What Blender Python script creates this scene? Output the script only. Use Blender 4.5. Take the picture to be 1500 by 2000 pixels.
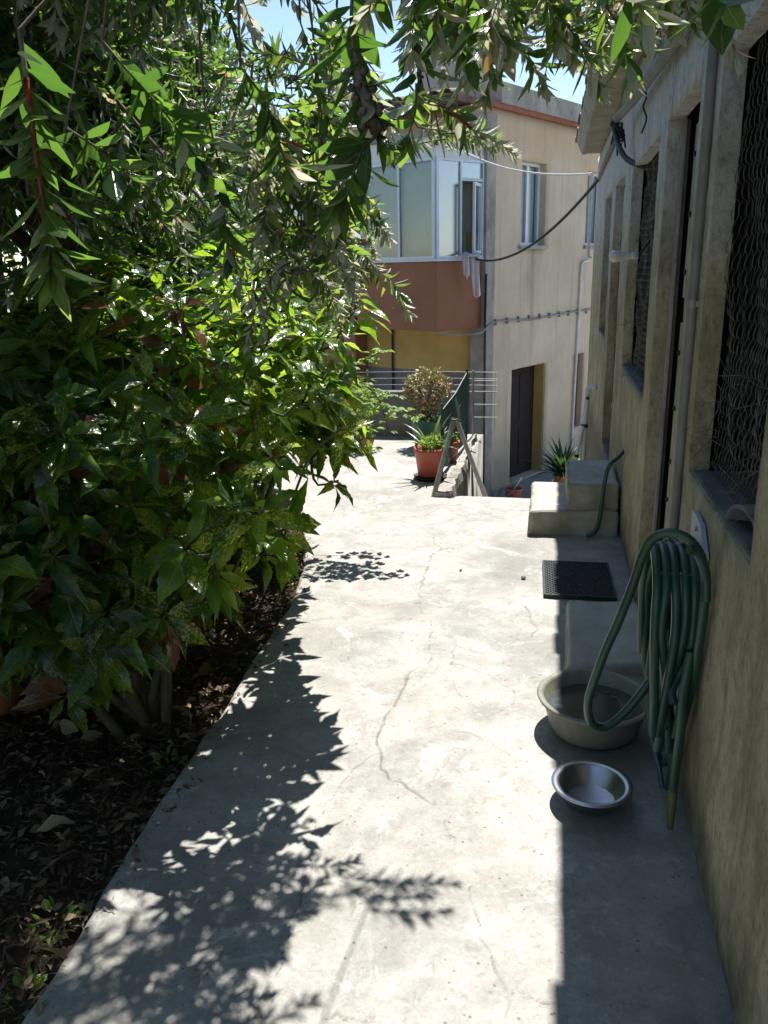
import bpy, bmesh, math, random
import numpy as np
from mathutils import Vector, Matrix, noise

for o in list(bpy.data.objects):
    bpy.data.objects.remove(o)
sc = bpy.context.scene
col = sc.collection
rnd = random.Random(7)
rng = np.random.default_rng(7)

# ------------------------------------------------------------------ camera
Rm = Matrix(((0.97999, -0.03603, 0.19376), (0.19570, 0.28600, -0.93804), (-0.02162, 0.95756, 0.28743)))
camd = bpy.data.cameras.new('camera')
cam = bpy.data.objects.new('camera', camd)
col.objects.link(cam)
camd.sensor_fit = 'VERTICAL'
camd.sensor_height = 24.0
camd.lens = 19.2
camd.clip_start = 0.02
camd.clip_end = 2000
CAM = np.array([0.0, 0.0, 1.55])
q = Rm.to_quaternion(); q.normalize()
cam.rotation_mode = 'QUATERNION'
cam.rotation_quaternion = q
cam.location = CAM
sc.camera = cam
RC = np.array(q.to_matrix())

# ------------------------------------------------------------------ world, sun, exposure
SUN = Vector((0.04, 0.45, 1.0)).normalized()
el = math.asin(SUN.z)
az = math.atan2(SUN.x, SUN.y)
w = bpy.data.worlds.new('World')
sc.world = w
w.use_nodes = True
nt = w.node_tree
bg = nt.nodes['Background']
sky = nt.nodes.new('ShaderNodeTexSky')
sky.sky_type = 'NISHITA'
sky.sun_disc = False
sky.sun_elevation = el
sky.sun_rotation = az
sky.air_density = 1.0
sky.dust_density = 0.15
nt.links.new(sky.outputs[0], bg.inputs[0])
bg.inputs[1].default_value = 0.086
ld = bpy.data.lights.new('sun', 'SUN')
ld.energy = 4.6
ld.angle = math.radians(0.53)
ld.color = (1.0, 0.97, 0.915)
sun = bpy.data.objects.new('sun', ld)
col.objects.link(sun)
sun.rotation_euler = SUN.to_track_quat('Z', 'Y').to_euler()
sun.location = (1, 5, 12)
sc.view_settings.view_transform = 'Standard'
sc.view_settings.look = 'None'
sc.view_settings.exposure = 1.18
sc.view_settings.gamma = 1
sc.view_settings.use_curve_mapping = False
sc.cycles.use_denoising = True
sc.cycles.max_bounces = 8
sc.cycles.diffuse_bounces = 5
sc.cycles.glossy_bounces = 3
sc.cycles.transmission_bounces = 5
sc.cycles.transparent_max_bounces = 8
sc.cycles.sample_clamp_indirect = 6.0
sc.cycles.caustics_reflective = False
sc.cycles.caustics_refractive = False

# ------------------------------------------------------------------ helpers
def tag(o, label=None, cat=None, group=None, kind=None):
    if label: o['label'] = label
    if cat: o['category'] = cat
    if group: o['group'] = group
    if kind: o['kind'] = kind
    return o

def empty(name, loc=(0, 0, 0), rz=0.0):
    o = bpy.data.objects.new(name, None)
    o.empty_display_size = 0.1
    col.objects.link(o)
    o.location = loc
    o.rotation_euler = (0, 0, rz)
    return o

def rebase(o, loc):
    """give a top-level mesh its origin at its own base"""
    l = Vector(loc)
    o.data.transform(Matrix.Translation(-l))
    o.location = l
    return o

class MB:
    def __init__(self):
        self.v = []; self.f = []; self.m = []; self.s = []
    def add(self, vs, fs, m=0, smooth=False):
        n = len(self.v)
        self.v += [tuple(p) for p in vs]
        for f in fs:
            self.f.append(tuple(i + n for i in f)); self.m.append(m); self.s.append(smooth)
        return self
    def box(self, a, b, m=0):
        x0, y0, z0 = a; x1, y1, z1 = b
        vs = [(x0,y0,z0),(x1,y0,z0),(x1,y1,z0),(x0,y1,z0),(x0,y0,z1),(x1,y0,z1),(x1,y1,z1),(x0,y1,z1)]
        return self.add(vs, [(0,3,2,1),(4,5,6,7),(0,1,5,4),(1,2,6,5),(2,3,7,6),(3,0,4,7)], m)
    def obox(self, c, ax, ay, az, m=0):
        c, ax, ay, az = map(Vector, (c, ax, ay, az))
        vs = [c+i*ax+j*ay+k*az for k in (-1,1) for (i,j) in ((-1,-1),(1,-1),(1,1),(-1,1))]
        return self.add(vs, [(0,3,2,1),(4,5,6,7),(0,1,5,4),(1,2,6,5),(2,3,7,6),(3,0,4,7)], m)
    def tube(self, pts, r, n=8, m=0, caps=True):
        pts = [Vector(p) for p in pts]
        k = len(pts)
        rs = r if isinstance(r, (list, tuple)) else [r]*k
        t0 = (pts[1]-pts[0]).normalized()
        u = t0.orthogonal().normalized()
        vs = []
        for i, p in enumerate(pts):
            t = (pts[min(i+1,k-1)]-pts[max(i-1,0)])
            t = t.normalized() if t.length > 1e-9 else t0
            u = (u - t*u.dot(t))
            u = u.normalized() if u.length > 1e-6 else t.orthogonal().normalized()
            b = t.cross(u)
            for j in range(n):
                a = 2*math.pi*j/n
                vs.append(p + (u*math.cos(a)+b*math.sin(a))*rs[i])
        fs = [(i*n+j, i*n+(j+1)%n, (i+1)*n+(j+1)%n, (i+1)*n+j) for i in range(k-1) for j in range(n)]
        self.add(vs, fs, m, True)
        if caps:
            self.add(vs[:n], [tuple(range(n-1,-1,-1))], m); self.add(vs[-n:], [tuple(range(n))], m)
        return self
    def lathe(self, prof, c, n=40, m=0, closed=False):
        c = Vector(c)
        vs = [c+Vector((r*math.cos(2*math.pi*j/n), r*math.sin(2*math.pi*j/n), z)) for r, z in prof for j in range(n)]
        k = len(prof)
        fs = [(i*n+j, i*n+(j+1)%n, (i+1)*n+(j+1)%n, (i+1)*n+j) for i in range(k-1) for j in range(n)]
        return self.add(vs, fs, m, True)
    def prism(self, poly, z0, z1, m=0):
        n = len(poly)
        vs = [(x,y,z0) for x,y in poly]+[(x,y,z1) for x,y in poly]
        fs = [tuple(range(n-1,-1,-1)), tuple(range(n,2*n))]+[(i,(i+1)%n,n+(i+1)%n,n+i) for i in range(n)]
        return self.add(vs, fs, m)
    def build(self, name, mats, parent=None, bevel=0):
        me = bpy.data.meshes.new(name)
        me.from_pydata(self.v, [], self.f)
        if not isinstance(mats, (list, tuple)): mats = [mats]
        for mm in mats: me.materials.append(mm)
        me.polygons.foreach_set('material_index', self.m)
        me.polygons.foreach_set('use_smooth', self.s)
        me.update()
        o = bpy.data.objects.new(name, me)
        col.objects.link(o)
        if parent: o.parent = parent
        if bevel:
            md = o.modifiers.new('bevel', 'BEVEL'); md.width = bevel; md.segments = 2; md.limit_method = 'ANGLE'
        return o

def smooth_path(pts, k=6):
    P = [Vector(p) for p in pts]
    P = [P[0]*2-P[1]]+P+[P[-1]*2-P[-2]]
    out = []
    for i in range(1, len(P)-2):
        a, b, c, d = P[i-1], P[i], P[i+1], P[i+2]
        for j in range(k):
            t = j/k
            out.append(0.5*((2*b)+(c-a)*t+(2*a-5*b+4*c-d)*t*t+(3*b-a-3*c+d)*t**3))
    out.append(P[-2])
    return out

def np_mesh(name, V, F, mats, parent=None, smooth=False, attrs=None, mi=None):
    """V (n,3); F (m,k) all the same size"""
    me = bpy.data.meshes.new(name)
    nf, k = F.shape
    me.vertices.add(len(V)); me.vertices.foreach_set('co', np.ascontiguousarray(V, dtype=np.float32).ravel())
    me.loops.add(nf*k); me.loops.foreach_set('vertex_index', np.ascontiguousarray(F, dtype=np.int32).ravel())
    me.polygons.add(nf)
    me.polygons.foreach_set('loop_start', np.arange(0, nf*k, k, dtype=np.int32))
    me.polygons.foreach_set('use_smooth', np.full(nf, smooth, dtype=bool))
    for mm in (mats if isinstance(mats, (list, tuple)) else [mats]): me.materials.append(mm)
    if mi is not None: me.polygons.foreach_set('material_index', mi.astype(np.int32))
    for an, (ty, data) in (attrs or {}).items():
        a = me.attributes.new(an, ty, 'POINT')
        a.data.foreach_set('value' if ty == 'FLOAT' else 'vector', np.ascontiguousarray(data, dtype=np.float32).ravel())
    me.update(calc_edges=True)
    o = bpy.data.objects.new(name, me)
    col.objects.link(o)
    if parent: o.parent = parent
    return o

def roughen(o, amp, scale=8.0, cut=0, bev=0.0, bseg=2):
    """bevel, subdivide and shake a concrete block so that no edge is ruler straight"""
    bm = bmesh.new(); bm.from_mesh(o.data)
    if bev: bmesh.ops.bevel(bm, geom=bm.edges[:], offset=bev, segments=bseg, affect='EDGES', profile=0.5)
    if cut:
        es = [e for e in bm.edges if e.calc_length() > 0.06]
        bmesh.ops.subdivide_edges(bm, edges=es, cuts=cut, use_grid_fill=True)
    bm.normal_update()
    for v in bm.verts:
        n = noise.noise_vector(v.co*scale)+0.5*noise.noise_vector(v.co*scale*3.1)
        v.co += n*amp
    for f in bm.faces: f.smooth = False
    bm.to_mesh(o.data); bm.free()
    return o

# ------------------------------------------------------------------ materials
class NT:
    def __init__(self, name):
        self.m = bpy.data.materials.new(name); self.m.use_nodes = True
        self.t = self.m.node_tree; self.t.nodes.clear()
        self.out = self.n('ShaderNodeOutputMaterial')
    def n(self, ty, **kw):
        x = self.t.nodes.new(ty)
        for k, v in kw.items(): setattr(x, k, v)
        return x
    def l(self, a, b): self.t.links.new(a, b)
    def val(self, x, sock):
        if isinstance(x, (int, float)): sock.default_value = x
        elif isinstance(x, (tuple, list)):
            sock.default_value = (tuple(x)+(1.0,))[:4] if sock.type == 'RGBA' else tuple(x)[:3]
        else: self.l(x, sock)
    def math(self, op, a, b=0.0, clamp=False):
        x = self.n('ShaderNodeMath', operation=op, use_clamp=clamp); self.val(a, x.inputs[0]); self.val(b, x.inputs[1]); return x.outputs[0]
    def obj(self): return self.n('ShaderNodeTexCoord').outputs['Object']
    def scalev(self, v, s):
        x = self.n('ShaderNodeMapping'); self.l(v, x.inputs[0]); x.inputs['Scale'].default_value = s; return x.outputs[0]
    def noise(self, v, scale, detail=6, rough=0.6, dist=0.0):
        x = self.n('ShaderNodeTexNoise'); self.l(v, x.inputs['Vector']); x.inputs['Scale'].default_value = scale
        x.inputs['Detail'].default_value = detail; x.inputs['Roughness'].default_value = rough; x.inputs['Distortion'].default_value = dist
        return x.outputs['Fac']
    def voro(self, v, scale, feature='F1'):
        x = self.n('ShaderNodeTexVoronoi', feature=feature); self.l(v, x.inputs['Vector']); x.inputs['Scale'].default_value = scale
        return x.outputs['Distance']
    def map(self, v, a, b, c=0.0, d=1.0):
        x = self.n('ShaderNodeMapRange'); self.l(v, x.inputs[0])
        for i, y in enumerate((a, b, c, d)): x.inputs[i+1].default_value = y
        return x.outputs[0]
    def mix(self, f, a, b, mode='MIX'):
        x = self.n('ShaderNodeMix', data_type='RGBA', blend_type=mode); self.val(f, x.inputs[0]); self.val(a, x.inputs[6]); self.val(b, x.inputs[7]); return x.outputs[2]
    def ramp(self, f, stops):
        x = self.n('ShaderNodeValToRGB'); self.l(f, x.inputs[0])
        e = x.color_ramp.elements
        while len(e) < len(stops): e.new(0.5)
        for k, (p, c) in enumerate(stops): e[k].position = p; e[k].color = tuple(c)+(1,)
        return x.outputs[0]
    def bump(self, h, strength=0.3, dist=0.01):
        x = self.n('ShaderNodeBump'); self.l(h, x.inputs['Height']); x.inputs['Strength'].default_value = strength; x.inputs['Distance'].default_value = dist; return x.outputs[0]
    def attr(self, name, out='Fac'):
        return self.n('ShaderNodeAttribute', attribute_name=name).outputs[out]
    def sep(self, v):
        x = self.n('ShaderNodeSeparateXYZ'); self.l(v, x.inputs[0]); return x.outputs
    def bsdf(self, colr, rough=0.8, spec=0.3, metal=0.0, normal=None, **kw):
        x = self.n('ShaderNodeBsdfPrincipled')
        self.val(colr, x.inputs['Base Color']); self.val(rough, x.inputs['Roughness'])
        x.inputs['Specular IOR Level'].default_value = spec; x.inputs['Metallic'].default_value = metal
        if normal is not None: self.l(normal, x.inputs['Normal'])
        for k, v in kw.items(): x.inputs[k].default_value = v
        return x.outputs[0]
    def fin(self, s): self.l(s, self.out.inputs['Surface']); return self.m

def plain(name, c1, c2=None, scale=6.0, rough=0.7, spec=0.3, metal=0.0, bump=0.25, bscale=60.0, bdist=0.004, dirt=None, lo=0.35, hi=0.65, stretch=(1,1,1)):
    t = NT(name); v = t.obj()
    vs = t.scalev(v, stretch)
    c2 = c2 or tuple(x*0.7 for x in c1)
    f = t.map(t.noise(vs, scale, 8, 0.65), lo, hi)
    c = t.mix(f, c2, c1)
    if dirt:
        d = t.map(t.noise(vs, scale*0.35, 6, 0.7, 0.5), 0.5, 0.72)
        c = t.mix(t.math('MULTIPLY', d, dirt[3]), c, dirt[:3])
    nrm = t.bump(t.noise(v, bscale, 5, 0.7), bump, bdist) if bump else None
    return t.fin(t.bsdf(c, rough, spec, metal, nrm))

def mat_concrete():
    t = NT('path_concrete'); v = t.obj()
    big = t.noise(v, 1.3, 9, 0.68, 0.4)
    mid = t.noise(v, 7.0, 8, 0.7)
    fine = t.noise(v, 90.0, 4, 0.7)
    c = t.ramp(big, [(0.32, (.22,.205,.175)), (0.44, (.345,.33,.295)), (0.54, (.42,.405,.37)), (0.68, (.48,.465,.43))])
    c = t.mix(t.map(mid, 0.42, 0.62, 0.0, 0.6), c, (.235,.222,.195))
    c = t.mix(t.map(t.noise(v, 2.6, 9, 0.75, 0.8), 0.50, 0.64, 0.0, 0.62), c, (.19,.182,.165))
    c = t.mix(t.map(t.noise(v, 4.2, 9, 0.75, 0.8), 0.55, 0.63, 0.0, 0.7), c, (.56,.55,.515))
    c = t.mix(t.map(t.noise(v, 24.0, 8, 0.8, 0.4), 0.53, 0.66, 0.0, 0.65), c, (.155,.148,.13))
    c = t.mix(t.map(t.noise(v, 31.0, 6, 0.8, 0.4), 0.58, 0.70, 0.0, 0.6), c, (.58,.565,.53))
    sp = t.voro(v, 38.0)
    c = t.mix(t.math('MULTIPLY', t.map(sp, 0.10, 0.16, 1.0, 0.0), t.map(t.noise(v, 9.0, 2), 0.5, 0.6)), c, (.10,.09,.08))
    c = t.mix(t.map(fine, 0.35, 0.75, 0.38, 0.0), c, (.15,.145,.13))
    c = t.mix(t.attr('damp'), c, (.13,.13,.125))
    c = t.mix(t.math('MULTIPLY', t.attr('crack'), t.map(t.noise(v, 12.0, 3), 0.35, 0.6, 0.35, 0.95)), c, (.07,.062,.05))
    h = t.math('ADD', t.math('MULTIPLY', fine, 0.35), t.math('ADD', t.math('MULTIPLY', mid, 0.8), t.map(sp, 0.08, 0.2, -0.25, 0.0)))
    return t.fin(t.bsdf(c, 0.62, 0.35, 0, t.bump(h, 0.65, 0.007)))

def mat_plaster_shed():
    t = NT('shed_plaster'); v = t.obj()
    z = t.sep(v)[2]
    a = t.noise(t.scalev(v, (1, 1, 0.6)), 5.0, 9, 0.7, 0.3)
    low = t.ramp(a, [(0.28, (.19,.155,.095)), (0.42, (.345,.29,.185)), (0.55, (.465,.40,.27)), (0.72, (.57,.51,.39))])
    top = t.ramp(a, [(0.30, (.46,.46,.45)), (0.5, (.60,.60,.59)), (0.7, (.68,.68,.67))])
    zz = t.math('ADD', z, t.map(t.noise(v, 3.5, 6, 0.7), 0.3, 0.7, -0.35, 0.35))
    c = t.mix(t.map(zz, 1.35, 2.15), low, top)
    c = t.mix(t.map(t.noise(t.scalev(v, (1, 1, .45)), 26.0, 8, 0.8), 0.53, 0.66, 0.0, 0.75), c, (.16,.13,.08))
    c = t.mix(t.map(t.noise(v, 2.2, 8, 0.7, 0.6), 0.53, 0.72, 0.0, 0.5), c, (.22,.19,.13))
    c = t.mix(t.map(t.noise(t.scalev(v, (1, 1, .6)), 48.0, 6, 0.8), 0.50, 0.66, 0.0, 0.55), c, (.12,.10,.065))
    c = t.mix(t.map(t.noise(v, 33.0, 6, 0.8), 0.60, 0.70, 0.0, 0.5), c, (.62,.57,.46))
    st = t.noise(t.scalev(v, (1, 9, 0.5)), 1.6, 6, 0.65)
    c = t.mix(t.map(st, 0.56, 0.72, 0.0, 0.45), c, (.12,.105,.08))
    splash = t.map(t.math('ADD', z, t.map(t.noise(v, 6.0, 7, 0.75), 0.3, 0.7, -0.16, 0.16)), 0.0, 0.22, 0.75, 0.0)
    c = t.mix(splash, c, (.105,.095,.07))
    chip = t.map(t.noise(v, 9.0, 8, 0.8), 0.66, 0.69)
    c = t.mix(t.math('MULTIPLY', chip, 0.7), c, (.30,.285,.25))
    fine = t.noise(v, 75.0, 5, 0.75)
    h = t.math('ADD', t.math('MULTIPLY', chip, -1.3), t.math('ADD', fine, t.math('MULTIPLY', t.noise(v, 18.0, 6, 0.7), 1.6)))
    return t.fin(t.bsdf(c, 0.9, 0.15, 0, t.bump(h, 0.75, 0.009)))

def mat_facade():
    t = NT('house_plaster'); v = t.obj()
    x, y, z = t.sep(v)[0], t.sep(v)[1], t.sep(v)[2]
    a = t.noise(v, 0.9, 8, 0.7, 0.5)
    c = t.ramp(a, [(0.3, (.46,.375,.275)), (0.5, (.555,.458,.348)), (0.7, (.62,.53,.415))])
    up = t.map(t.math('ADD', z, t.map(t.noise(v, 1.5, 5), 0.3, 0.7, -0.5, 0.5)), 2.6, 3.5)
    c = t.mix(t.math('MULTIPLY', up, 0.45), c, (.54,.37,.19))
    st = t.noise(t.scalev(v, (5, 5, 0.22)), 1.5, 7, 0.7)
    c = t.mix(t.map(st, 0.52, 0.72, 0.0, 0.62), c, (.33,.285,.225))
    # run-off stain under the window sill
    d = t.math('ABSOLUTE', t.math('SUBTRACT', x, t.math('ADD', 1.5, t.map(t.noise(v, 1.2, 3), 0.3, 0.7, -0.12, 0.12))))
    g = t.math('MULTIPLY', t.map(d, 0.0, 0.17, 1.0, 0.0), t.math('MULTIPLY', t.map(z, -0.2, 1.8, 0.15, 0.9), t.map(z, 1.79, 1.82, 1.0, 0.0)))
    c = t.mix(t.math('MULTIPLY', g, t.map(st, 0.35, 0.6, 0.3, 0.75)), c, (.16,.145,.125))
    c = t.mix(t.map(t.math('ADD', z, t.map(t.noise(v, 2.5, 6), 0.3, 0.7, -0.3, 0.3)), -2.2, -1.3, 0.6, 0.0), c, (.30,.27,.215))
    h = t.noise(v, 30.0, 6, 0.7)
    return t.fin(t.bsdf(c, 0.9, 0.15, 0, t.bump(h, 0.35, 0.01)))

def mat_leaf(name, stops, tstops, trans=0.42, rough=0.32, spec=0.5, spots=False, coat=0.0):
    t = NT(name)
    tint = t.attr('tint'); lu = t.attr('luv', 'Vector')
    x, y, z = t.sep(lu)[0], t.sep(lu)[1], t.sep(lu)[2]
    c = t.ramp(tint, stops); tc = t.ramp(tint, tstops)
    comb = t.n('ShaderNodeCombineXYZ'); t.l(t.math('MULTIPLY', x, 0.45), comb.inputs[0]); t.l(y, comb.inputs[1]); t.l(t.math('MULTIPLY', z, 13.0), comb.inputs[2])
    if spots:
        s = t.noise(comb.outputs[0], 24.0, 3, 0.6)
        am = t.map(t.noise(comb.outputs[0], 2.2, 2), 0.3, 0.7, -0.05, 0.10)
        s = t.map(t.math('ADD', s, am), 0.545, 0.60)
        live = t.map(tint, 0.90, 0.93, 1.0, 0.0)
        s = t.math('MULTIPLY', s, t.math('MULTIPLY', live, t.map(t.math('SINE', t.math('MULTIPLY', z, 41.0)), -0.7, 0.6, 0.12, 1.0)))
        c = t.mix(t.math('MULTIPLY', s, 0.8), c, (.30, .31, .045)); tc = t.mix(t.math('MULTIPLY', s, 0.9), tc, (.80, .74, .10))
    mid = t.map(t.math('ABSOLUTE', x), 0.0, 0.05, 1.0, 0.0)
    c = t.mix(t.math('MULTIPLY', mid, 0.45), c, (.22, .26, .10))
    wv = t.noise(comb.outputs[0], 5.0, 3)
    hh = t.math('ADD', t.math('MULTIPLY', mid, -0.7), t.math('ADD', wv, t.math('MULTIPLY', t.math('SINE', t.math('MULTIPLY', t.math('SUBTRACT', y, t.math('MULTIPLY', t.math('ABSOLUTE', x), 0.5)), 46.0)), 0.14 if spots else 0.03)))
    nrm = t.bump(hh, 0.5, 0.004)
    p = t.bsdf(c, rough, spec, 0, nrm)
    tr = t.n('ShaderNodeBsdfTranslucent'); t.l(tc, tr.inputs[0])
    mx = t.n('ShaderNodeMixShader'); mx.inputs[0].default_value = trans
    t.l(p, mx.inputs[1]); t.l(tr.outputs[0], mx.inputs[2])
    return t.fin(mx.outputs[0])

def mat_glass(name, tintc=(.8,.85,.9), gloss=0.25, alpha=0.7, rough=0.02):
    t = NT(name)
    tr = t.n('ShaderNodeBsdfTransparent'); tr.inputs[0].default_value = tintc+(1,)
    gl = t.n('ShaderNodeBsdfGlossy'); gl.inputs[0].default_value = (.9,.93,1,1); gl.inputs['Roughness'].default_value = rough
    lw = t.n('ShaderNodeLayerWeight'); lw.inputs[0].default_value = gloss
    mx = t.n('ShaderNodeMixShader'); t.l(t.map(lw.outputs['Fresnel'], 0, 1, 1-alpha, 0.95), mx.inputs[0]); t.l(tr.outputs[0], mx.inputs[1]); t.l(gl.outputs[0], mx.inputs[2])
    return t.fin(mx.outputs[0])

M = {}
M['path'] = mat_concrete()
M['shed'] = mat_plaster_shed()
M['facade'] = mat_facade()
M['soil'] = plain('soil', (.075,.055,.04), (.035,.026,.02), 9, .95, .1, 0, .8, 70, .02)
M['ground'] = plain('forecourt_concrete', (.30,.29,.27), (.20,.195,.18), 2.5, .9, .2)
M['block'] = plain('cement_block', (.46,.44,.40), (.34,.32,.28), 5, .85, .2, 0, .6, 60, .006, (.20,.18,.14,.55))
M['blocky'] = plain('stained_shaded_cement', (.38,.35,.285), (.23,.21,.16), 7, .9, .15, 0, .7, 50, .008, (.52,.50,.46,.6))  # stained cement, with shade of the unlit step sides in its colour
M['oldwall'] = plain('old_rubble_wall', (.42,.40,.36), (.20,.19,.165), 6, .95, .15, 0, .9, 30, .02, (.10,.10,.09,.7), stretch=(1,1,.35))
M['slab'] = plain('shed_soffit', (.46,.42,.34), (.30,.27,.21), 4, .9, .15, 0, .5, 40, .006, (.20,.18,.14,.5))
M['rooftile'] = plain('roof_tile', (.20,.19,.21), (.11,.105,.12), 9, .85, .2, 0, .5, 50, .006)
M['housetile'] = plain('house_roof_tile', (.24,.17,.125), (.13,.10,.085), 9, .85, .2)
M['fascia'] = plain('brown_fascia', (.085,.055,.04), (.05,.035,.028), 8, .6, .3)
M['redtrim'] = plain('red_trim', (.34,.13,.085), (.22,.09,.06), 5, .8, .2)
M['band'] = plain('cement_band', (.40,.37,.33), (.25,.23,.20), 3, .9, .15, 0, .4, 30, .01, (.11,.105,.10,.8))
M['chimney'] = plain('chimney_render', (.40,.385,.36), (.29,.275,.255), 1.6, .9, .15, 0, .4, 30, .01, (.16,.15,.14,.6))
M['bay'] = plain('bay_red_paint', (.30,.135,.078), (.26,.115,.065), 2, .7, .25, 0, .15, 40, .004)
M['brownwall'] = plain('brown_wall_paint', (.30,.155,.09), (.24,.125,.075), 1.5, .8, .2, 0, .2, 40, .004)
M['yellow'] = plain('yellow_wall_paint', (.60,.41,.14), (.45,.30,.10), 1.1, .85, .2, 0, .3, 30, .006, (.30,.22,.11,.6))
M['dado'] = plain('grey_dado', (.24,.235,.23), (.15,.15,.15), 1.6, .9, .15, 0, .4, 30, .01)
M['alu'] = plain('white_frame', (.66,.72,.78), (.58,.64,.70), 6, .4, .5, 0, .05)
M['blind'] = plain('pale_blind', (.50,.53,.38), (.44,.47,.33), 5, .7, .3, 0, .05)
M['curtain'] = plain('white_curtain', (.72,.72,.72), (.62,.63,.65), 6, .9, .1, 0, .1)
M['darkroom'] = plain('dark_interior', (.045,.043,.04), (.025,.024,.022), 4, .95, .1)  # near-black colour stands in for the darkness of unlit rooms
M['door'] = plain('dark_door_paint', (.026,.018,.018), (.018,.013,.013), 3, .75, .2, 0, .1)
M['reddoor'] = plain('red_brown_door', (.17,.075,.065), (.13,.06,.055), 3, .6, .3, 0, .1)
M['glass'] = mat_glass('window_glass', (.86,.90,.92), .08, .93)
M['frosted'] = mat_glass('pale_glass', (.74,.82,.9), .25, .70, .18)
M['pipe'] = plain('grey_pvc', (.25,.245,.225), (.17,.165,.15), 8, .45, .45, 0, .15, 50, .003)
M['cablegrey'] = plain('grey_cable_sheath', (.30,.29,.28), (.20,.19,.18), 6, .7, .3, 0, .3)
M['black'] = plain('black_cable', (.02,.02,.022), (.012,.012,.013), 9, .45, .4, 0, .1)
M['wire'] = plain('galvanised_wire', (.32,.32,.30), (.20,.19,.17), 30, .5, .5, .6, .1)
M['netwire'] = plain('dark_green_wire', (.075,.085,.07), (.04,.045,.038), 25, .6, .4, .3, .1)
M['steelpost'] = plain('galvanised_post', (.42,.41,.39), (.28,.265,.24), 18, .55, .5, .5, .3, 60, .003, (.22,.15,.10,.6))
M['angle'] = plain('painted_angle_iron', (.40,.37,.36), (.27,.23,.22), 14, .55, .4, .2, .3, 50, .003, (.16,.10,.075,.6))
M['hose'] = plain('green_hose', (.022,.075,.045), (.012,.046,.04), 7, .38, .5, 0, .25, 120, .002, (.10,.125,.06,.6))
M['hosecap'] = plain('yellow_nozzle', (.11,.13,.035), (.07,.09,.03), 9, .5, .4, 0, .1)
M['hanger'] = plain('pale_blue_plastic', (.34,.41,.54), (.28,.34,.46), 8, .5, .4, 0, .1)
M['basin'] = plain('grey_green_plastic', (.215,.22,.175), (.155,.158,.125), 9, .5, .4, 0, .25, 40, .003, (.18,.18,.13,.5), stretch=(3,3,.6))
M['steel'] = plain('stainless_steel', (.55,.55,.56), (.44,.44,.46), 12, .3, .5, .95, .12, 60, .002)
M['rubber'] = plain('black_rubber', (.028,.029,.034), (.018,.018,.022), 12, .6, .4, 0, .2)
M['pinkpot'] = plain('pink_red_plastic', (.46,.115,.085), (.40,.10,.07), 5, .5, .4, 0, .08)
M['terracotta'] = plain('terracotta', (.46,.19,.10), (.36,.15,.08), 7, .8, .2, 0, .3)
M['greenpot'] = plain('green_plastic_pot', (.055,.16,.10), (.04,.12,.08), 6, .5, .4, 0, .08)
M['compost'] = plain('compost', (.06,.042,.03), (.03,.022,.018), 30, .95, .1, 0, .8, 90, .01)
M['netting'] = plain('green_shade_net', (.045,.135,.115), (.03,.10,.085), 30, .7, .3, 0, .5, 200, .004)
M['white'] = plain('white_pvc', (.66,.66,.68), (.52,.51,.50), 8, .45, .45, 0, .1, 50, .002, (.35,.30,.24,.4))
M['cloth'] = plain('pale_pink_cloth', (.70,.63,.62), (.60,.53,.53), 5, .95, .1, 0, .2, 60, .004)
M['cord'] = plain('white_cord', (.72,.70,.66), (.60,.58,.54), 12, .7, .2, 0, .1)
M['bulb'] = plain('opal_bulb', (.72,.70,.62), (.66,.64,.56), 6, .25, .5, 0, .03)
M['bark'] = plain('brown_bark', (.13,.095,.07), (.06,.045,.035), 14, .95, .1, 0, .9, 40, .01, stretch=(3,3,.6))
M['stem'] = plain('green_brown_stem', (.10,.10,.05), (.055,.05,.03), 20, .7, .3, 0, .4)
M['twig'] = plain('grey_brown_twig', (.19,.15,.12), (.10,.075,.06), 30, .9, .2, 0, .4)
M['stamen'] = plain('red_stamen', (.42,.025,.03), (.30,.03,.03), 20, .7, .3, 0, 0)
M['capsule'] = plain('seed_capsule', (.20,.165,.14), (.10,.08,.07), 50, .9, .2, 0, .4)
M['rustystamen'] = plain('faded_stamen', (.30,.10,.06), (.20,.085,.05), 20, .8, .2, 0, 0)
M['litter'] = mat_leaf('dry_leaf', [(0, (.055,.036,.024)), (.5, (.11,.075,.047)), (1, (.30,.235,.15))], [(0, (.2,.12,.05)), (1, (.4,.28,.14))], .15, .8, .2)
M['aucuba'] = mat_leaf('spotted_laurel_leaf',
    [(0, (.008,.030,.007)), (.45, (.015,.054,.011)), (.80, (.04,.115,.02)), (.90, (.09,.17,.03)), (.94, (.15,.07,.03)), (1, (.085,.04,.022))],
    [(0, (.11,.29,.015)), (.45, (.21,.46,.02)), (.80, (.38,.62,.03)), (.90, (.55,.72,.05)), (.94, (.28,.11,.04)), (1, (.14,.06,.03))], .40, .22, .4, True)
M['bottle'] = mat_leaf('narrow_leaf',
    [(0, (.014,.036,.012)), (.35, (.028,.066,.018)), (.62, (.07,.13,.03)), (.74, (.14,.19,.05)), (.82, (.36,.38,.29)), (.93, (.50,.51,.44)), (1, (.36,.24,.13))],  # silver stops: pale new growth, brightened further to paint in white highlights
    [(0, (.10,.22,.03)), (.35, (.17,.34,.04)), (.62, (.32,.50,.06)), (.74, (.52,.60,.12)), (.82, (.52,.52,.36)), (.93, (.60,.58,.46)), (1, (.6,.34,.12))], .46, .24, .6)
M['treeleaf'] = mat_leaf('far_leaf', [(0, (.025,.06,.016)), (.6, (.055,.105,.026)), (1, (.10,.15,.04))], [(0, (.10,.22,.03)), (1, (.34,.48,.07))], .35, .4, .4)
M['strap'] = mat_leaf('strap_leaf', [(0, (.045,.10,.03)), (.6, (.09,.17,.045)), (1, (.25,.30,.09))], [(0, (.12,.25,.04)), (1, (.45,.55,.12))], .3, .35, .5)
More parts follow.
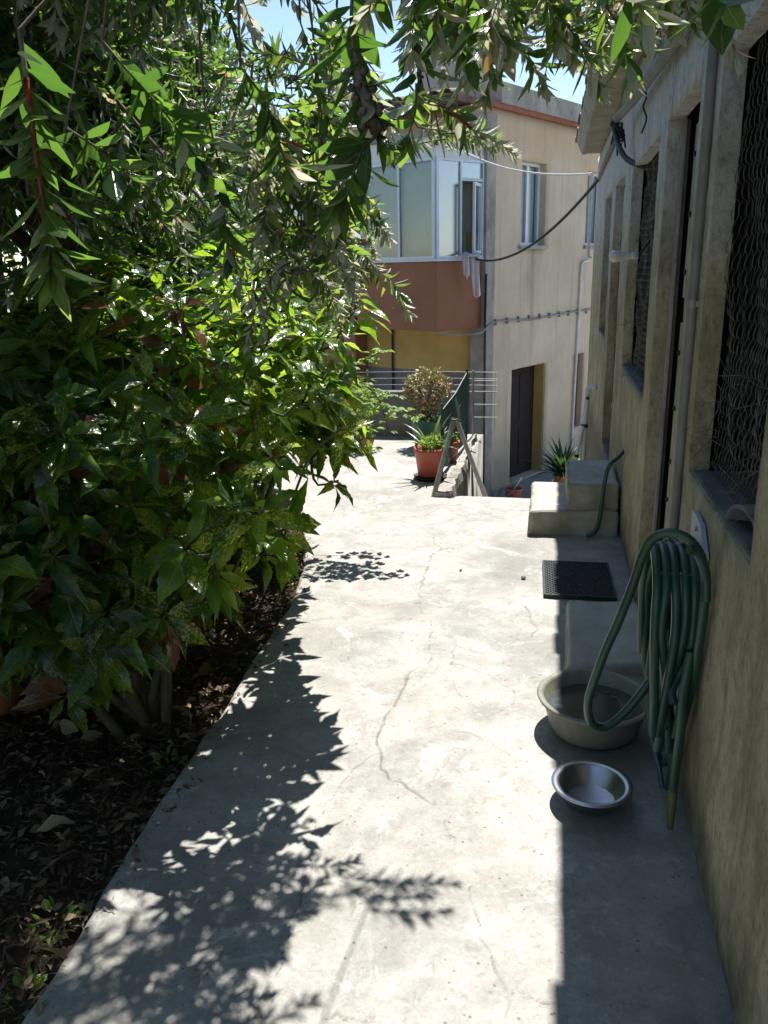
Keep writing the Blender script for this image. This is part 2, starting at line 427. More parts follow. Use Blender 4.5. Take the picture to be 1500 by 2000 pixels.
M['darkstrap'] = mat_leaf('dark_strap_leaf', [(0, (.02,.05,.018)), (.7, (.045,.09,.03)), (1, (.10,.14,.05))], [(0, (.06,.14,.03)), (1, (.2,.3,.07))], .25, .4, .4)
M['blueleaf'] = mat_leaf('blue_grey_leaf', [(0, (.07,.13,.11)), (1, (.14,.20,.17))], [(0, (.1,.2,.13)), (1, (.2,.3,.2))], .2, .5, .3)
M['jade'] = mat_leaf('jade_leaf', [(0, (.20,.24,.10)), (.5, (.36,.34,.17)), (.8, (.44,.33,.17)), (1, (.42,.24,.13))], [(0, (.25,.3,.1)), (1, (.5,.25,.1))], .15, .35, .5)
M['vine'] = mat_leaf('vine_leaf', [(0, (.07,.15,.03)), (1, (.16,.25,.06))], [(0, (.30,.50,.06)), (1, (.55,.68,.14))], .42, .4, .4)

# ------------------------------------------------------------------ leaf tools
def leaf_template(nseg=8, width=0.4, serr=0.0, fold=0.25, droop=0.15, peak=0.42, wave=0.0, seed=0):
    """unit-long leaf along +Y, returns verts, quads/tri faces as quads, luv"""
    r = random.Random(seed)
    V, U = [], []
    for i in range(nseg+1):
        t = i/nseg
        a = (t/peak)*math.pi/2 if t < peak else math.pi/2+(t-peak)/(1-peak)*math.pi/2
        h = width/2*max(math.sin(a), 0.0)**(0.9 if t < peak else 1.15)
        if serr and 0.3 < t < 0.98: h *= 1.0 + (serr if i % 2 else -serr)
        if i == 0: h = width*0.03
        if i == nseg: h = width*0.01
        zc = -droop*t*t
        wv = wave*math.sin(t*9+seed)*h/width*2
        for s in (-1, 0, 1):
            V.append((s*h, t, zc+abs(s)*fold*h+(wv if s > 0 else -wv if s < 0 else 0)))
            U.append((s*h/width*2*0.5, t, 0))
    F = []
    for i in range(nseg):
        for s in range(2):
            a = i*3+s
            F.append((a, a+1, a+4, a+3))
    return np.array(V), np.array(F), np.array(U)

def frames(D, Up):
    D = D/np.linalg.norm(D, axis=1, keepdims=True)
    X = np.cross(D, Up); X /= np.maximum(np.linalg.norm(X, axis=1, keepdims=True), 1e-6)
    Z = np.cross(X, D)
    return np.stack([X, D, Z], axis=2)

class Leaves:
    def __init__(self): self.P = []; self.D = []; self.U = []; self.L = []; self.T = []; self.W = []
    def add(self, p, d, u, L, t, w=1.0):
        self.P.append(p); self.D.append(d); self.U.append(u); self.L.append(L); self.T.append(t); self.W.append(w)
    def arrays(self):
        return (np.array(self.P, float), np.array(self.D, float), np.array(self.U, float), np.array(self.L, float), np.array(self.T, float), np.array(self.W, float))

def project(P):
    c = (P-CAM) @ RC
    d = np.maximum(-c[:, 2], 1e-3)
    return 384+819.2*c[:, 0]/d, 512-819.2*c[:, 1]/d, np.where(c[:, 2] < -0.05, d, 1e9)

def make_leaves(lv, temps, mat, root, limit=300, single='leaf', rest='foliage', base=(0,0,0)):
    """the `limit` leaves that show largest as objects of their own, the others as one part"""
    P, D, U, L, T, W = lv.arrays()
    base = np.array(base)
    n = len(P)
    Fm = frames(D, U)
    u, v, d = project(P+D/np.linalg.norm(D, axis=1, keepdims=True)*L[:, None]*0.5)
    inside = (u > 0) & (u < 768) & (v > 0) & (v < 1024) & (d < 100)
    cell = (np.clip(u, 0, 767)//10).astype(int)*200+(np.clip(v, 0, 1023)//10).astype(int)
    zb = np.full(200*200, 1e9); np.minimum.at(zb, cell[inside], d[inside])
    vis = inside & (d < zb[cell]+0.06)
    score = np.where(vis, L/d, 0)
    order = np.argsort(-score)
    pick = [i for i in order[:limit] if score[i] > 0]
    pk = np.zeros(n, bool); pk[pick] = True
    k = rng.integers(0, len(temps), n)
    ntint = 6
    cache = {}
    tb = np.clip((T*ntint).astype(int), 0, ntint-1)
    for i in pick:
        key = (int(k[i]), int(round(T[i]*20)))
        if key not in cache:
            tv, tf, tu = temps[key[0]]
            uu = tu.copy(); uu[:, 2] = key[1]/20+key[0]*0.37
            o = np_mesh(single, tv, tf, mat, None, True, {'tint': ('FLOAT', np.full(len(tv), key[1]/20)), 'luv': ('FLOAT_VECTOR', uu)})
            cache[key] = o.data
        else:
            o = bpy.data.objects.new(single, cache[key]); col.objects.link(o)
        o.parent = root
        m = Matrix([list(Fm[i][r]*np.array([W[i], 1, 1])*L[i])+[P[i][r]-base[r]] for r in range(3)]+[[0,0,0,1]])
        o.matrix_local = m
    Vs, Fs, Ts, Us = [], [], [], []
    off = 0
    for a, (tv, tf, tu) in enumerate(temps):
        idx = np.where((k == a) & ~pk)[0]
        if not len(idx): continue
        loc = tv[None]*np.stack([W[idx], np.ones(len(idx)), np.ones(len(idx))], 1)[:, None, :]
        Vv = np.einsum('nij,nvj->nvi', Fm[idx], loc)*L[idx][:, None, None]+(P[idx]-base)[:, None, :]
        Ff = tf[None]+(np.arange(len(idx))*len(tv))[:, None, None]+off
        uu = np.repeat(tu[None], len(idx), 0); uu[:, :, 2] = rng.random(len(idx))[:, None]*7
        Vs.append(Vv.reshape(-1, 3)); Fs.append(Ff.reshape(-1, tf.shape[1])); Ts.append(np.repeat(T[idx], len(tv))); Us.append(uu.reshape(-1, 3))
        off += len(idx)*len(tv)
    if Vs:
        o = np_mesh(rest, np.concatenate(Vs), np.concatenate(Fs), mat, root, True, {'tint': ('FLOAT', np.concatenate(Ts)), 'luv': ('FLOAT_VECTOR', np.concatenate(Us))})
        if limit >= 0: o['kind'] = 'stuff'
        return o

def rdir(zlo=-1.0, zhi=1.0):
    z = rnd.uniform(zlo, zhi); a = rnd.uniform(0, 2*math.pi); r = math.sqrt(max(0, 1-z*z))
    return Vector((r*math.cos(a), r*math.sin(a), z))

# ------------------------------------------------------------------ ground, soil, path
ZG = -2.25
g = MB(); g.add([(-700,-700,ZG),(700,-700,ZG),(700,700,ZG),(-700,700,ZG)], [(0,1,2,3)]).build('ground', M['ground'])
bpy.data.objects['ground']['kind'] = 'structure'

def edge(y):
    return np.interp(y, [-8, 0.3, 1.2, 2.56, 3.6, 4.2, 4.9, 5.5], [-1.05, -1.05, -1.085, -1.145, -1.2, -1.33, -1.56, -1.85])

CR = [[(-0.648,4.628),(-0.634,4.487),(-0.579,4.385),(-0.621,4.266),(-0.613,3.987),(-0.607,3.772)],
[(-0.502,2.911),(-0.511,2.783),(-0.526,2.626),(-0.542,2.516),(-0.540,2.416),(-0.509,2.327),(-0.496,2.241),(-0.452,2.187),(-0.384,2.150),(-0.295,2.088)],
[(-0.502,2.911),(-0.436,2.952),(-0.358,2.992),(-0.273,2.969),(-0.188,2.918),(-0.124,2.845),(-0.094,2.786)],
[(-0.358,2.992),(-0.353,3.168)],
[(-0.299,2.505),(-0.227,2.493),(-0.153,2.448),(-0.076,2.369)],
[(-0.267,2.533),(-0.183,2.609),(-0.124,2.672)],
[(-0.160,1.767),(-0.133,1.682),(-0.116,1.602),(-0.081,1.532),(-0.053,1.465),(-0.049,1.387),(-0.06,1.2)],
[(-0.053,1.465),(0.01,1.45),(0.06,1.44)],
[(-0.499,1.708),(-0.460,1.718),(-0.414,1.708)],
[(-0.433,1.317),(-0.409,1.335),(-0.367,1.327)],
[(-0.56,1.3),(-0.584,1.771),(-0.630,1.868),(-0.614,2.059),(-0.581,2.226),(-0.509,2.327)],
[(-0.331,2.853),(-0.312,2.775),(-0.289,2.739)],
[(-0.305,3.078),(-0.221,3.082)],
[(-1.45,5.209),(-1.082,5.057),(-0.896,5.176),(-0.756,5.280)],
[(-1.131,3.561),(-0.917,3.529),(-0.719,3.546),(-0.557,3.614)],
[(-0.096,3.651),(-0.057,3.536),(-0.019,3.374),(-0.039,3.292)],
[(-0.307,2.111),(-0.259,2.046),(-0.231,1.936)],
[(-1.216,5.040),(-0.993,4.952),(-0.767,5.004),(-0.70,5.2)],
[(-0.607,3.772),(-0.57,3.55),(-0.47,3.3),(-0.46,3.1),(-0.436,2.952)],
[(-0.579,4.385),(-0.50,4.40),(-0.46,4.46)], [(-1.3,4.5),(-1.0,4.62),(-0.80,4.58),(-0.648,4.628)]]
CW = [.007,.008,.0045,.0035,.004,.0035,.0045,.003,.005,.006,.003,.003,.004,.005,.0035,.005,.003,.005,.003,.005,.004]

def crack_field(X, Y):
    depth = np.zeros_like(X)
    r = random.Random(3)
    for line, wd in zip(CR, CW):
        pts = [line[0]]
        for a, b in zip(line, line[1:]):
            n = max(2, int(math.hypot(b[0]-a[0], b[1]-a[1])/0.035))
            for i in range(1, n+1):
                t = i/n; j = 0.011 if i < n else 0.004
                pts.append((a[0]+(b[0]-a[0])*t+r.uniform(-j, j), a[1]+(b[1]-a[1])*t+r.uniform(-j, j)))
        for a, b in zip(pts, pts[1:]):
            x0, x1 = min(a[0], b[0])-.03, max(a[0], b[0])+.03; y0, y1 = min(a[1], b[1])-.03, max(a[1], b[1])+.03
            m = np.where((X > x0) & (X < x1) & (Y > y0) & (Y < y1))
            if not len(m[0]): continue
            px, py = X[m]-a[0], Y[m]-a[1]
            dx, dy = b[0]-a[0], b[1]-a[1]
            t = np.clip((px*dx+py*dy)/(dx*dx+dy*dy+1e-9), 0, 1)
            d = np.hypot(px-t*dx, py-t*dy)
            ww = wd*r.uniform(0.30, 0.55)*(2.2 if r.random() < .10 else 1)
            depth[m] = np.maximum(depth[m], np.clip(1.3-d/ww, 0, 1)*0.85)
    return depth

def fbm_grid(X, Y, s, oct=3, seed=0):
    """cheap value noise with numpy"""
    out = np.zeros_like(X); amp = 1; tot = 0
    r = np.random.default_rng(seed)
    T = r.random((257, 257))
    for o in range(oct):
        x = X*s+37.3*o; y = Y*s+11.7*o
        xi = np.floor(x).astype(int); yi = np.floor(y).astype(int)
        fx = x-xi; fy = y-yi; fx = fx*fx*(3-2*fx); fy = fy*fy*(3-2*fy)
        a = T[xi % 256, yi % 256]; b = T[(xi+1) % 256, yi % 256]; c = T[xi % 256, (yi+1) % 256]; dd = T[(xi+1) % 256, (yi+1) % 256]
        out += amp*((a*(1-fx)+b*fx)*(1-fy)+(c*(1-fx)+dd*fx)*fy); tot += amp; amp *= .5; s *= 2
    return out/tot-0.5

def sheet(name, ys, lfun, rfun, ncol, groove=False):
    ys = np.array(ys)
    S = np.linspace(0, 1, ncol)
    Lx, Rx = lfun(ys), rfun(ys)
    X = Lx[:, None]+(Rx-Lx)[:, None]*S[None]
    Y = np.repeat(ys[:, None], ncol, 1)
    wob = fbm_grid(X, Y, 9, 3, 5)
    X = X+(0.018*wob+0.035*fbm_grid(X, Y, 3.5, 3, 31))*(1-S[None])**8
    cr = crack_field(X, Y)
    Z = 0.008*fbm_grid(X, Y, 2.2, 3, 1)+0.0035*fbm_grid(X, Y, 14, 3, 2)-0.005*cr
    Z = Z-0.012*np.clip(1-S/0.012, 0, 1)[None]**2
    # darker worn joint between the two pours
    joint = np.clip(1-np.abs(X-(-0.585+0.03*fbm_grid(X, Y, 3, 2, 8)))/0.006, 0, 1)*np.clip((2.0-Y)/0.3, 0, 1)
    Z -= 0.004*joint
    if groove:
        zone = np.clip((X+0.66)/0.08, 0, 1)*np.clip((-0.08-X)/0.04, 0, 1)*np.clip((Y-4.72)/0.08, 0, 1)
        gr = np.clip(np.sin((Y+0.012*fbm_grid(X, Y, 8, 2, 4))*2*math.pi/0.085)-0.55, 0, 1)/0.45
        br = np.clip(fbm_grid(X*1.0, Y*5, 5, 2, 6)*6+0.8, 0, 1)
        Z -= 0.006*zone*gr*br
        cr = np.maximum(cr, 0.35*zone*gr*br)
    damp = np.zeros_like(X)
    for (cx, cy, r1, s) in [(0.2, 2.02, 0.16, .8), (0.2, 2.5, 0.24, .6), (0.36, 1.75, 0.12, .35), (0.33, 1.42, 0.06, .9), (-0.25, 3.25, 0.35, .45), (0.3, 2.9, 0.12, .5), (0.36, 4.4, .1, .3), (-0.95, 1.6, .35, .35), (-.02, 2.95, .22, .45), (-.45, 2.2, .25, .3), (-.3, 1.55, .3, .3), (-.75, 3.0, .3, .3), (-.2, 4.2, .3, .3), (.3, 1.2, .3, .45)]:
        dd = np.hypot(X-cx, Y-cy)/r1+fbm_grid(X, Y, 11, 4, 9)*1.6
        damp = np.maximum(damp, np.clip(1.15-dd, 0, 1)*s*0.75)
    damp = np.maximum(damp, 0.5*np.clip(1-(0.43-X)/0.07+fbm_grid(X, Y, 9, 3, 12)*2.2, 0, 1)*(X > 0.2))
    V = np.stack([X, Y, Z], 2).reshape(-1, 3)
    nr = len(ys)
    i = np.arange(nr-1)[:, None]*ncol+np.arange(ncol-1)[None]
    F = np.stack([i, i+1, i+ncol+1, i+ncol], 2).reshape(-1, 4)
    # skirts down the left edge and the far edge
    extra = []; faces = []
    n0 = len(V)
    li = np.arange(nr)*ncol
    lv = V[li].copy(); lv[:, 2] = -0.35; lv[:, 0] += 0.01
    fi = (nr-1)*ncol+np.arange(ncol)
    fv = V[fi].copy(); fv[:, 2] = ZG
    ri = np.arange(nr)*ncol+ncol-1
    rv = V[ri].copy(); rv[:, 2] = ZG
    V = np.concatenate([V, lv, fv, rv])
    a = np.arange(nr-1)
    F = np.concatenate([F, np.stack([li[a], li[a+1], n0+a+1, n0+a], 1)])
    b = np.arange(ncol-1)
    F = np.concatenate([F, np.stack([fi[b], fi[b+1], n0+nr+b+1, n0+nr+b], 1)])
    F = np.concatenate([F, np.stack([ri[a+1], ri[a], n0+nr+ncol+a, n0+nr+ncol+a+1], 1)])
    pad = np.zeros(len(lv)+len(fv)+len(rv))
    o = np_mesh(name, V, F, M['path'], None, True, {'crack': ('FLOAT', np.concatenate([np.maximum(cr, joint*0.22).ravel(), pad])), 'damp': ('FLOAT', np.concatenate([damp.ravel(), pad]))})
    o['kind'] = 'structure'
    return o

ys = list(np.arange(-8, 0.9, 0.1))+list(np.arange(0.9, 3.4, 0.005))+list(np.arange(3.4, 5.5, 0.008))+[5.5]
sheet('path', ys, edge, lambda y: np.full_like(y, 0.47), 390, True)
ys = [5.501]+list(np.arange(5.51, 7.7, 0.02))
sheet('terrace', ys, lambda y: np.interp(y, [5.5, 6.2, 7.8], [-1.85, -3.2, -3.2]), lambda y: np.interp(y, [5.45, 7.37, 8], [-0.70, -0.62, -0.6]), 110)

# garden bed
def garden_bed():
    xs = np.concatenate([np.linspace(-14, -4, 21), np.linspace(-3.9, -0.9, 80)])
    yy = np.concatenate([np.linspace(-8, 0.5, 12), np.linspace(0.6, 5, 110), np.linspace(5.2, 9, 14)])
    X, Y = np.meshgrid(xs, yy)
    Z = -0.055+0.07*fbm_grid(X, Y, 1.6, 3, 21)+0.035*fbm_grid(X, Y, 9, 3, 22)
    e = edge(Y)
    Z = np.where(X > e-0.06, np.minimum(Z, -0.03), Z)
    Z = np.where(X > e+0.03, -0.2, Z)
    Z = np.where((Y > 5.35) & (X > -3.3), -0.2, Z)
    ny, nx = X.shape
    V = np.stack([X, Y, Z], 2).reshape(-1, 3)
    i = np.arange(ny-1)[:, None]*nx+np.arange(nx-1)[None]
    F = np.stack([i, i+1, i+nx+1, i+nx], 2).reshape(-1, 4)
    o = np_mesh('soil', V, F, M['soil'], None, True)
    o['kind'] = 'structure'
garden_bed()
# earth mass under the garden and the terrace, down to the lower ground
MB().prism([(-14,-8),(0.3,-8),(0.3,5.3),(-0.85,5.3),(-0.85,7.5),(-14,7.5)], ZG-0.1, -0.21).build('terrain', M['soil'])['kind'] = 'structure'

# ------------------------------------------------------------------ outbuilding
XW = 0.43
def wall_sheet(us, vs, holes, P, depth, mats_fn, amp=0.003):
    """plaster wall with real openings: (u along, v up); P(u, v, d) -> point, d = depth into the wall"""
    mb = MB(); idx = {}
    def vid(u, v, d):
        k = (round(u, 4), round(v, 4), round(d, 4))
        if k not in idx:
            p = Vector(P(u, v, d))
            n = noise.noise_vector(p*5.0)*0.8+noise.noise_vector(p*17.0)*0.6
            idx[k] = len(mb.v); mb.v.append(tuple(p+n*amp))
        return idx[k]
    def isin(u, v): return any(a < u < b and c < v < d for a, b, c, d in holes)
    ds = [0, depth*0.33, depth*0.66, depth]
    for i in range(len(us)-1):
        for j in range(len(vs)-1):
            u0, u1, v0, v1 = us[i], us[i+1], vs[j], vs[j+1]
            if isin((u0+u1)/2, (v0+v1)/2):
                continue
            m = mats_fn((u0+u1)/2, (v0+v1)/2)
            mb.f.append((vid(u0,v0,0), vid(u1,v0,0), vid(u1,v1,0), vid(u0,v1,0))); mb.m.append(m); mb.s.append(True)
            mb.f.append((vid(u0,v0,depth), vid(u0,v1,depth), vid(u1,v1,depth), vid(u1,v0,depth))); mb.m.append(m); mb.s.append(True)
            for (du, dv, a, b) in ((-1,0,(u0,v0),(u0,v1)), (1,0,(u1,v1),(u1,v0)), (0,-1,(u1,v0),(u0,v0)), (0,1,(u0,v1),(u1,v1))):
                uu, vv = (u0+u1)/2+du*(u1-u0)*0.51+du*0.001, (v0+v1)/2+dv*(v1-v0)*0.51+dv*0.001
                uu = (u0-0.004 if du < 0 else u1+0.004 if du > 0 else (u0+u1)/2)
                vv = (v0-0.004 if dv < 0 else v1+0.004 if dv > 0 else (v0+v1)/2)
                if isin(uu, vv) or not (us[0] < uu < us[-1]) or not (vs[0] < vv < vs[-1]):
                    for k in range(3):
                        mb.f.append((vid(*a,ds[k]), vid(*b,ds[k]), vid(*b,ds[k+1]), vid(*a,ds[k+1]))); mb.m.append(m); mb.s.append(False)
    return mb

def breaks(a, b, step, extra):
    ex = sorted(set([a, b]+[e for e in extra if a < e < b]))
    out = [ex[0]]
    for p, q in zip(ex, ex[1:]):
        n = max(1, int(round((q-p)/step)))
        out += [p+(q-p)*i/n for i in range(1, n+1)]
    return out

shed = empty('outbuilding', (XW, 1.5, 0))
tag(shed, 'long low plastered outbuilding with wire-netted window openings along the right of the path', 'outbuilding')
SB = Vector((XW, 1.5, 0))
HO = [(1.76, 2.61, .92, 2.085), (2.97, 3.77, .19, 2.09), (4.04, 5.38, .92, 2.07), (5.97, 6.85, .12, 2.09), (7.25, 8.15, .92, 2.09), (-0.9, 0.6, .92, 2.085)]
us = breaks(-4.0, 10.2, 0.055, [h[0] for h in HO]+[h[1] for h in HO])
vs = breaks(ZG+0.3, 2.64, 0.06, [h[2] for h in HO]+[h[3] for h in HO])
wm = wall_sheet(us, vs, HO, lambda u, v, d: (d, u-1.5, v), 0.06, lambda u, v: 0, 0.0042)
wm.build('wall', M['shed'], shed)
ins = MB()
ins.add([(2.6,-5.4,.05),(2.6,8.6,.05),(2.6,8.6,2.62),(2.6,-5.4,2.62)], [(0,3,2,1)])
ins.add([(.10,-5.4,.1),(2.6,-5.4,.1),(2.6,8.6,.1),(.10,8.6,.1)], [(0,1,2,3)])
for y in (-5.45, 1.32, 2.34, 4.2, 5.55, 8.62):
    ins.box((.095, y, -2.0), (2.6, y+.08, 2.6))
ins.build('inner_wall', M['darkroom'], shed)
MB().box((-0.18, -5.6, 2.66), (3.0, 8.3, 2.74)).build('roof', M['slab'], shed)
# eave band, its lip added below the tiles to straighten the cast shadow
eb = MB(); eb.add([(-.185,-5.6,2.655),(-.185,8.32,2.655),(-.25,8.32,2.79),(-.25,-5.6,2.79),(-.15,8.32,2.655),(-.15,8.32,2.79),(-.15,-5.6,2.655),(-.15,-5.6,2.79)],
    [(0,1,2,3)[::-1],(1,4,5,2)[::-1],(0,6,4,1),(3,2,5,7)]); eb.build('eave_edge', M['slab'], shed)
# barrel tiles along the eave
def tile_mesh(L=0.42, w=0.1, h=0.055):
    mb = MB(); n = 6; vs_ = []
    for e in (0, 1):
        for k in range(n+1):
            a = math.pi*k/n
            for r in (1.0, 0.8):
                vs_.append((e*L-0.02, math.cos(a)*w*r*(1-0.12*e), math.sin(a)*h*r+0.15*e*L))
    st = (n+1)*2
    fs = []
    for k in range(n):
        a = k*2
        fs += [(a, a+2, st+a+2, st+a), (a+1, st+a+1, st+a+3, a+3), (a, a+1, a+3, a+2)]
    mb.add(vs_, fs, 0, False)
    return mb
tm = tile_mesh().build('roof_tile', M['rooftile'], shed)
tm.location = (-.235, -5.4, 2.795)
for i in range(1, 68):
    o = bpy.data.objects.new('roof_tile', tm.data); col.objects.link(o); o.parent = shed
    o.location = (-.235+rnd.uniform(-.012, .012), -5.4+i*.205+rnd.uniform(-.008, .008), 2.795+rnd.uniform(-.004, .004)); o.rotation_euler = (0, rnd.uniform(-.03,.03), rnd.uniform(-.05, .05))
# sills
def rough_box(name, a, b, m, parent, amp=.004, cut=3, bev=.006):
    return roughen(MB().box(a, b).build(name, m, parent), amp, 9.0, cut, bev)
M['sill'] = plain('slate_grey_sill', (.17,.17,.18), (.09,.09,.095), 9, .85, .2, 0, .6, 60, .008, (.06,.055,.05,.6))
for (a, b, z) in ((1.76, 2.61, .92), (4.04, 5.38, .92), (7.25, 8.15, .92)):
    rough_box('window_sill', (.012, a-1.5+.004, z-.03), (.20, b-1.5-.004, z+.006), M['sill'], shed, .004)
rough_box('door_sill', (.01, 2.974-1.5, .12), (.082, 3.766-1.5, .198), M['sill'], shed, .004)
rough_box('door_sill', (.01, 5.974-1.5, .05), (.082, 6.846-1.5, .128), M['sill'], shed, .004)
# broken curved roof tile lying on the near sill
tb = MB(); pts = []
for k in range(9):
    a = math.pi*k/8
    pts.append((math.cos(a)*.13, math.sin(a)*.06))
vv = [(x_, 0, z_) for x_, z_ in pts]+[(x_*.9, .30, z_*.9) for x_, z_ in pts]+[(x_*.86, 0, z_*.82) for x_, z_ in pts]+[(x_*.78, .30, z_*.75) for x_, z_ in pts]
ff = []
for k in range(8):
    ff += [(k, k+1, 9+k+1, 9+k), (18+k, 27+k, 27+k+1, 18+k+1), (k, 18+k, 18+k+1, k+1)]
tb.add(vv, ff, 0, True)
bt = tb.build('broken_tile', M['rooftile'])
bt.location = (.455, 1.98, .93); bt.rotation_euler = (0, math.radians(-4), math.radians(-84)); bt.scale = (.9, .5, 1.0)
tag(bt, 'dark curved broken tile lying on the near window sill above the hose', 'roof tile')

# chicken wire
def hexwire(name, y0, y1, z0, z1, a, x, sag, parent, rad=.0011, mat=None, loose=0, jit=.0):
    mb = MB(); w_ = a*math.sqrt(3)/2*1.25; h_ = a*1.5*1.0
    def P(y, z):
        s = sag*math.sin(math.pi*(y-y0)/(y1-y0))*math.sin(math.pi*min(1, max(0, (z-z0)/(z1-z0))))
        n = noise.noise(Vector((y*6, z*6, x)))*0.03
        q_ = noise.noise_vector(Vector((y*11, z*11, 2.0)))*jit
        return Vector((x-SB.x+s+n, y-SB.y+q_.y, z+q_.z))
    nz = int((z1-z0)/h_)+1; ny = int((y1-y0)/w_)+1
    for r in range(nz):
        for c in range(ny):
            y = y0+c*w_+(w_/2 if r % 2 else 0); z = z1-r*h_
            if y > y1+.001 or z-a < z0-.02: continue
            top = P(y, z); bot = P(y, z-a*.55)
            mb.tube([top, bot], rad*1.9, 4, 0, False)     # twisted pair
            nxt = z-h_
            for s in (-1, 1):
                yy = y+s*w_/2
                if yy < y0-.01 or yy > y1+.01: continue
                e = P(yy, nxt)
                m_ = (bot+e)/2+Vector((0.004, s*.003, .003))
                mb.tube([bot, m_, e], rad, 3, 0, False)
    for k in range(loose):
        y = rnd.uniform(y0+.1, y1); z = z0+rnd.uniform(.0, .32)
        p = P(y, z); pts_ = [p]
        d = Vector((rnd.uniform(-.6, .1), rnd.uniform(-.2, 1), rnd.uniform(-.5, .5)))
        for j in range(4):
            d = d+Vector((rnd.uniform(-.5, .5), rnd.uniform(-.5, .5), rnd.uniform(-.6, .3)))*.6
            p = p+d.normalized()*rnd.uniform(.02, .04); pts_.append(p)
        mb.tube(smooth_path(pts_, 3), rad*1.1, 3, 0, False)
    o = mb.build(name, mat or M['netwire'], parent)
    return o
M['nearwire'] = plain('weathered_wire', (.16,.17,.145), (.08,.085,.07), 20, .5, .5, .4, .1)
hexwire('wire_netting', 1.77, 2.60, .95, 2.085, .03, .495, .03, shed, .0010, M['nearwire'], 34, .006)
hexwire('wire_netting', 1.77, 2.60, .95, 2.085, .03, .53, .02, shed, .0009, M['netwire'], 0, .004)
hexwire('wire_netting', 4.05, 5.37, .93, 2.07, .024, .50, .02, shed, .0017, M['nearwire'], 20, .006)
hexwire('wire_netting', 7.26, 8.14, .93, 2.08, .035, .53, .02, shed, .0017, M['netwire'])
# door ironwork of the first doorway
di = MB()
di.box((.052, 3.70-1.5, .20), (.062, 3.764-1.5, 2.085)); di.box((.062, 3.752-1.5, .20), (.083, 3.764-1.5, 2.085))
di.build('door_frame', M['angle'], shed)
di = MB(); di.box((.088, 3.55-1.5, .20), (.096, 3.64-1.5, 1.30)); di.box((.088, 3.555-1.5, 1.40), (.096, 3.645-1.5, 2.05))
st_ = di.build('door_strap', M['angle'], shed)
bo = MB()
for z in (.36, .55, .72, .95, 1.18, 1.5, 1.72, 1.94):
    bo.tube([(.080, 3.60-1.5, z), (.089, 3.60-1.5, z)], .011, 8)
bo.build('bolt', M['black'], st_)
dl = MB()
for k in range(6):
    dl.box((.15, 2.99-1.5+k*.126, .21), (.162, 2.99-1.5+k*.126+.12, 2.05))
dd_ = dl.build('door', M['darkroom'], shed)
MB().box((.066, 5.99-1.5, .13), (.080, 6.83-1.5, 2.07)).build('door', M['reddoor'], shed)
# conduit
cp = MB(); cp.tube([(-.014, 2.715-1.5, .02), (-.014, 2.715-1.5, 2.64)], .016, 12)
pp_ = cp.build('conduit_pipe', M['pipe'], shed)
ck = MB()
for z in (.62, 1.42, 2.18):
    ck.tube([(-.014, 2.715-1.5, z-.012), (-.014, 2.715-1.5, z+.012)], .0195, 12); ck.box((-.008, 2.68-1.5, z-.008), (.004, 2.75-1.5, z+.008))
ck.build('clamp', M['steelpost'], pp_)

# ------------------------------------------------------------------ steps, slab, mat
st = empty('concrete_steps', (.17, 5.05, 0))
tag(st, 'pair of rough concrete steps rising to the outbuilding wall beyond the black mat', 'steps')
def step(name, poly, z0, z1, m, mtop):
    mb = MB(); n = len(poly)
    vs_ = [(x-.17, y-5.05, z0) for x, y in poly]+[(x-.17+.5*(.16-(x))*0.03, y-5.05, z1) for x, y in poly]
    mb.add(vs_, [tuple(range(n-1,-1,-1))], 0); mb.add(vs_, [tuple(range(n,2*n))], 1)
    mb.add(vs_, [(i,(i+1)%n,n+(i+1)%n,n+i) for i in range(n)], 0)
    bm = bmesh.new(); 
    o = mb.build(name, [m, mtop], st)
    bm.from_mesh(o.data); bmesh.ops.remove_doubles(bm, verts=bm.verts[:], dist=1e-5); bm.to_mesh(o.data); bm.free()
    return roughen(o, .0085, 8.0, 5, .022, 3)
step('step', [(-.10,4.70),(.42,4.735),(.42,5.42),(-.105,5.40)], -.02, .152, M['blocky'], M['block'])
step('step', [(.112,4.74),(.42,4.775),(.42,5.41),(.118,5.39)], .14, .305, M['blocky'], M['block'])
sl = roughen(MB().add([(.085,2.995,-.01),(.425,3.01,-.01),(.425,3.66,-.01),(.10,3.655,-.01),(.112,3.0,.036),(.425,3.02,.046),(.425,3.65,.046),(.115,3.645,.04)],
    [(0,3,2,1),(4,5,6,7),(0,1,5,4),(1,2,6,5),(2,3,7,6),(3,0,4,7)]).build('door_step', M['block']), .006, 8, 5, .012)
rebase(sl, (.26, 3.32, 0)); tag(sl, 'low grey concrete slab at the near doorway between the mat and the basin', 'doorstep')
mt = empty('door_mat', (.168, 3.98, .008), math.radians(1.5))
tag(mt, 'black rubber mat with a honeycomb of holes on the shaded concrete', 'door mat')
mm_ = MB()
W2, H2 = .165, .235
def clipseg(p, q):
    t0, t1 = 0.0, 1.0
    for k, lim in ((0, W2), (1, H2)):
        d = q[k]-p[k]
        for s in (-1, 1):
            a = s*d; b = lim-s*p[k]
            if abs(a) < 1e-9:
                if b < 0: return None
            else:
                t = b/a
                if a > 0: t1 = min(t1, t)
                else: t0 = max(t0, t)
    if t0 >= t1: return None
    return [(p[k]+(q[k]-p[k])*t0, p[k+0]+0) if 0 else (p[0]+(q[0]-p[0])*t0, p[1]+(q[1]-p[1])*t0), (p[0]+(q[0]-p[0])*t1, p[1]+(q[1]-p[1])*t1)][0:2] if False else ((p[0]+(q[0]-p[0])*t0, p[1]+(q[1]-p[1])*t0), (p[0]+(q[0]-p[0])*t1, p[1]+(q[1]-p[1])*t1))
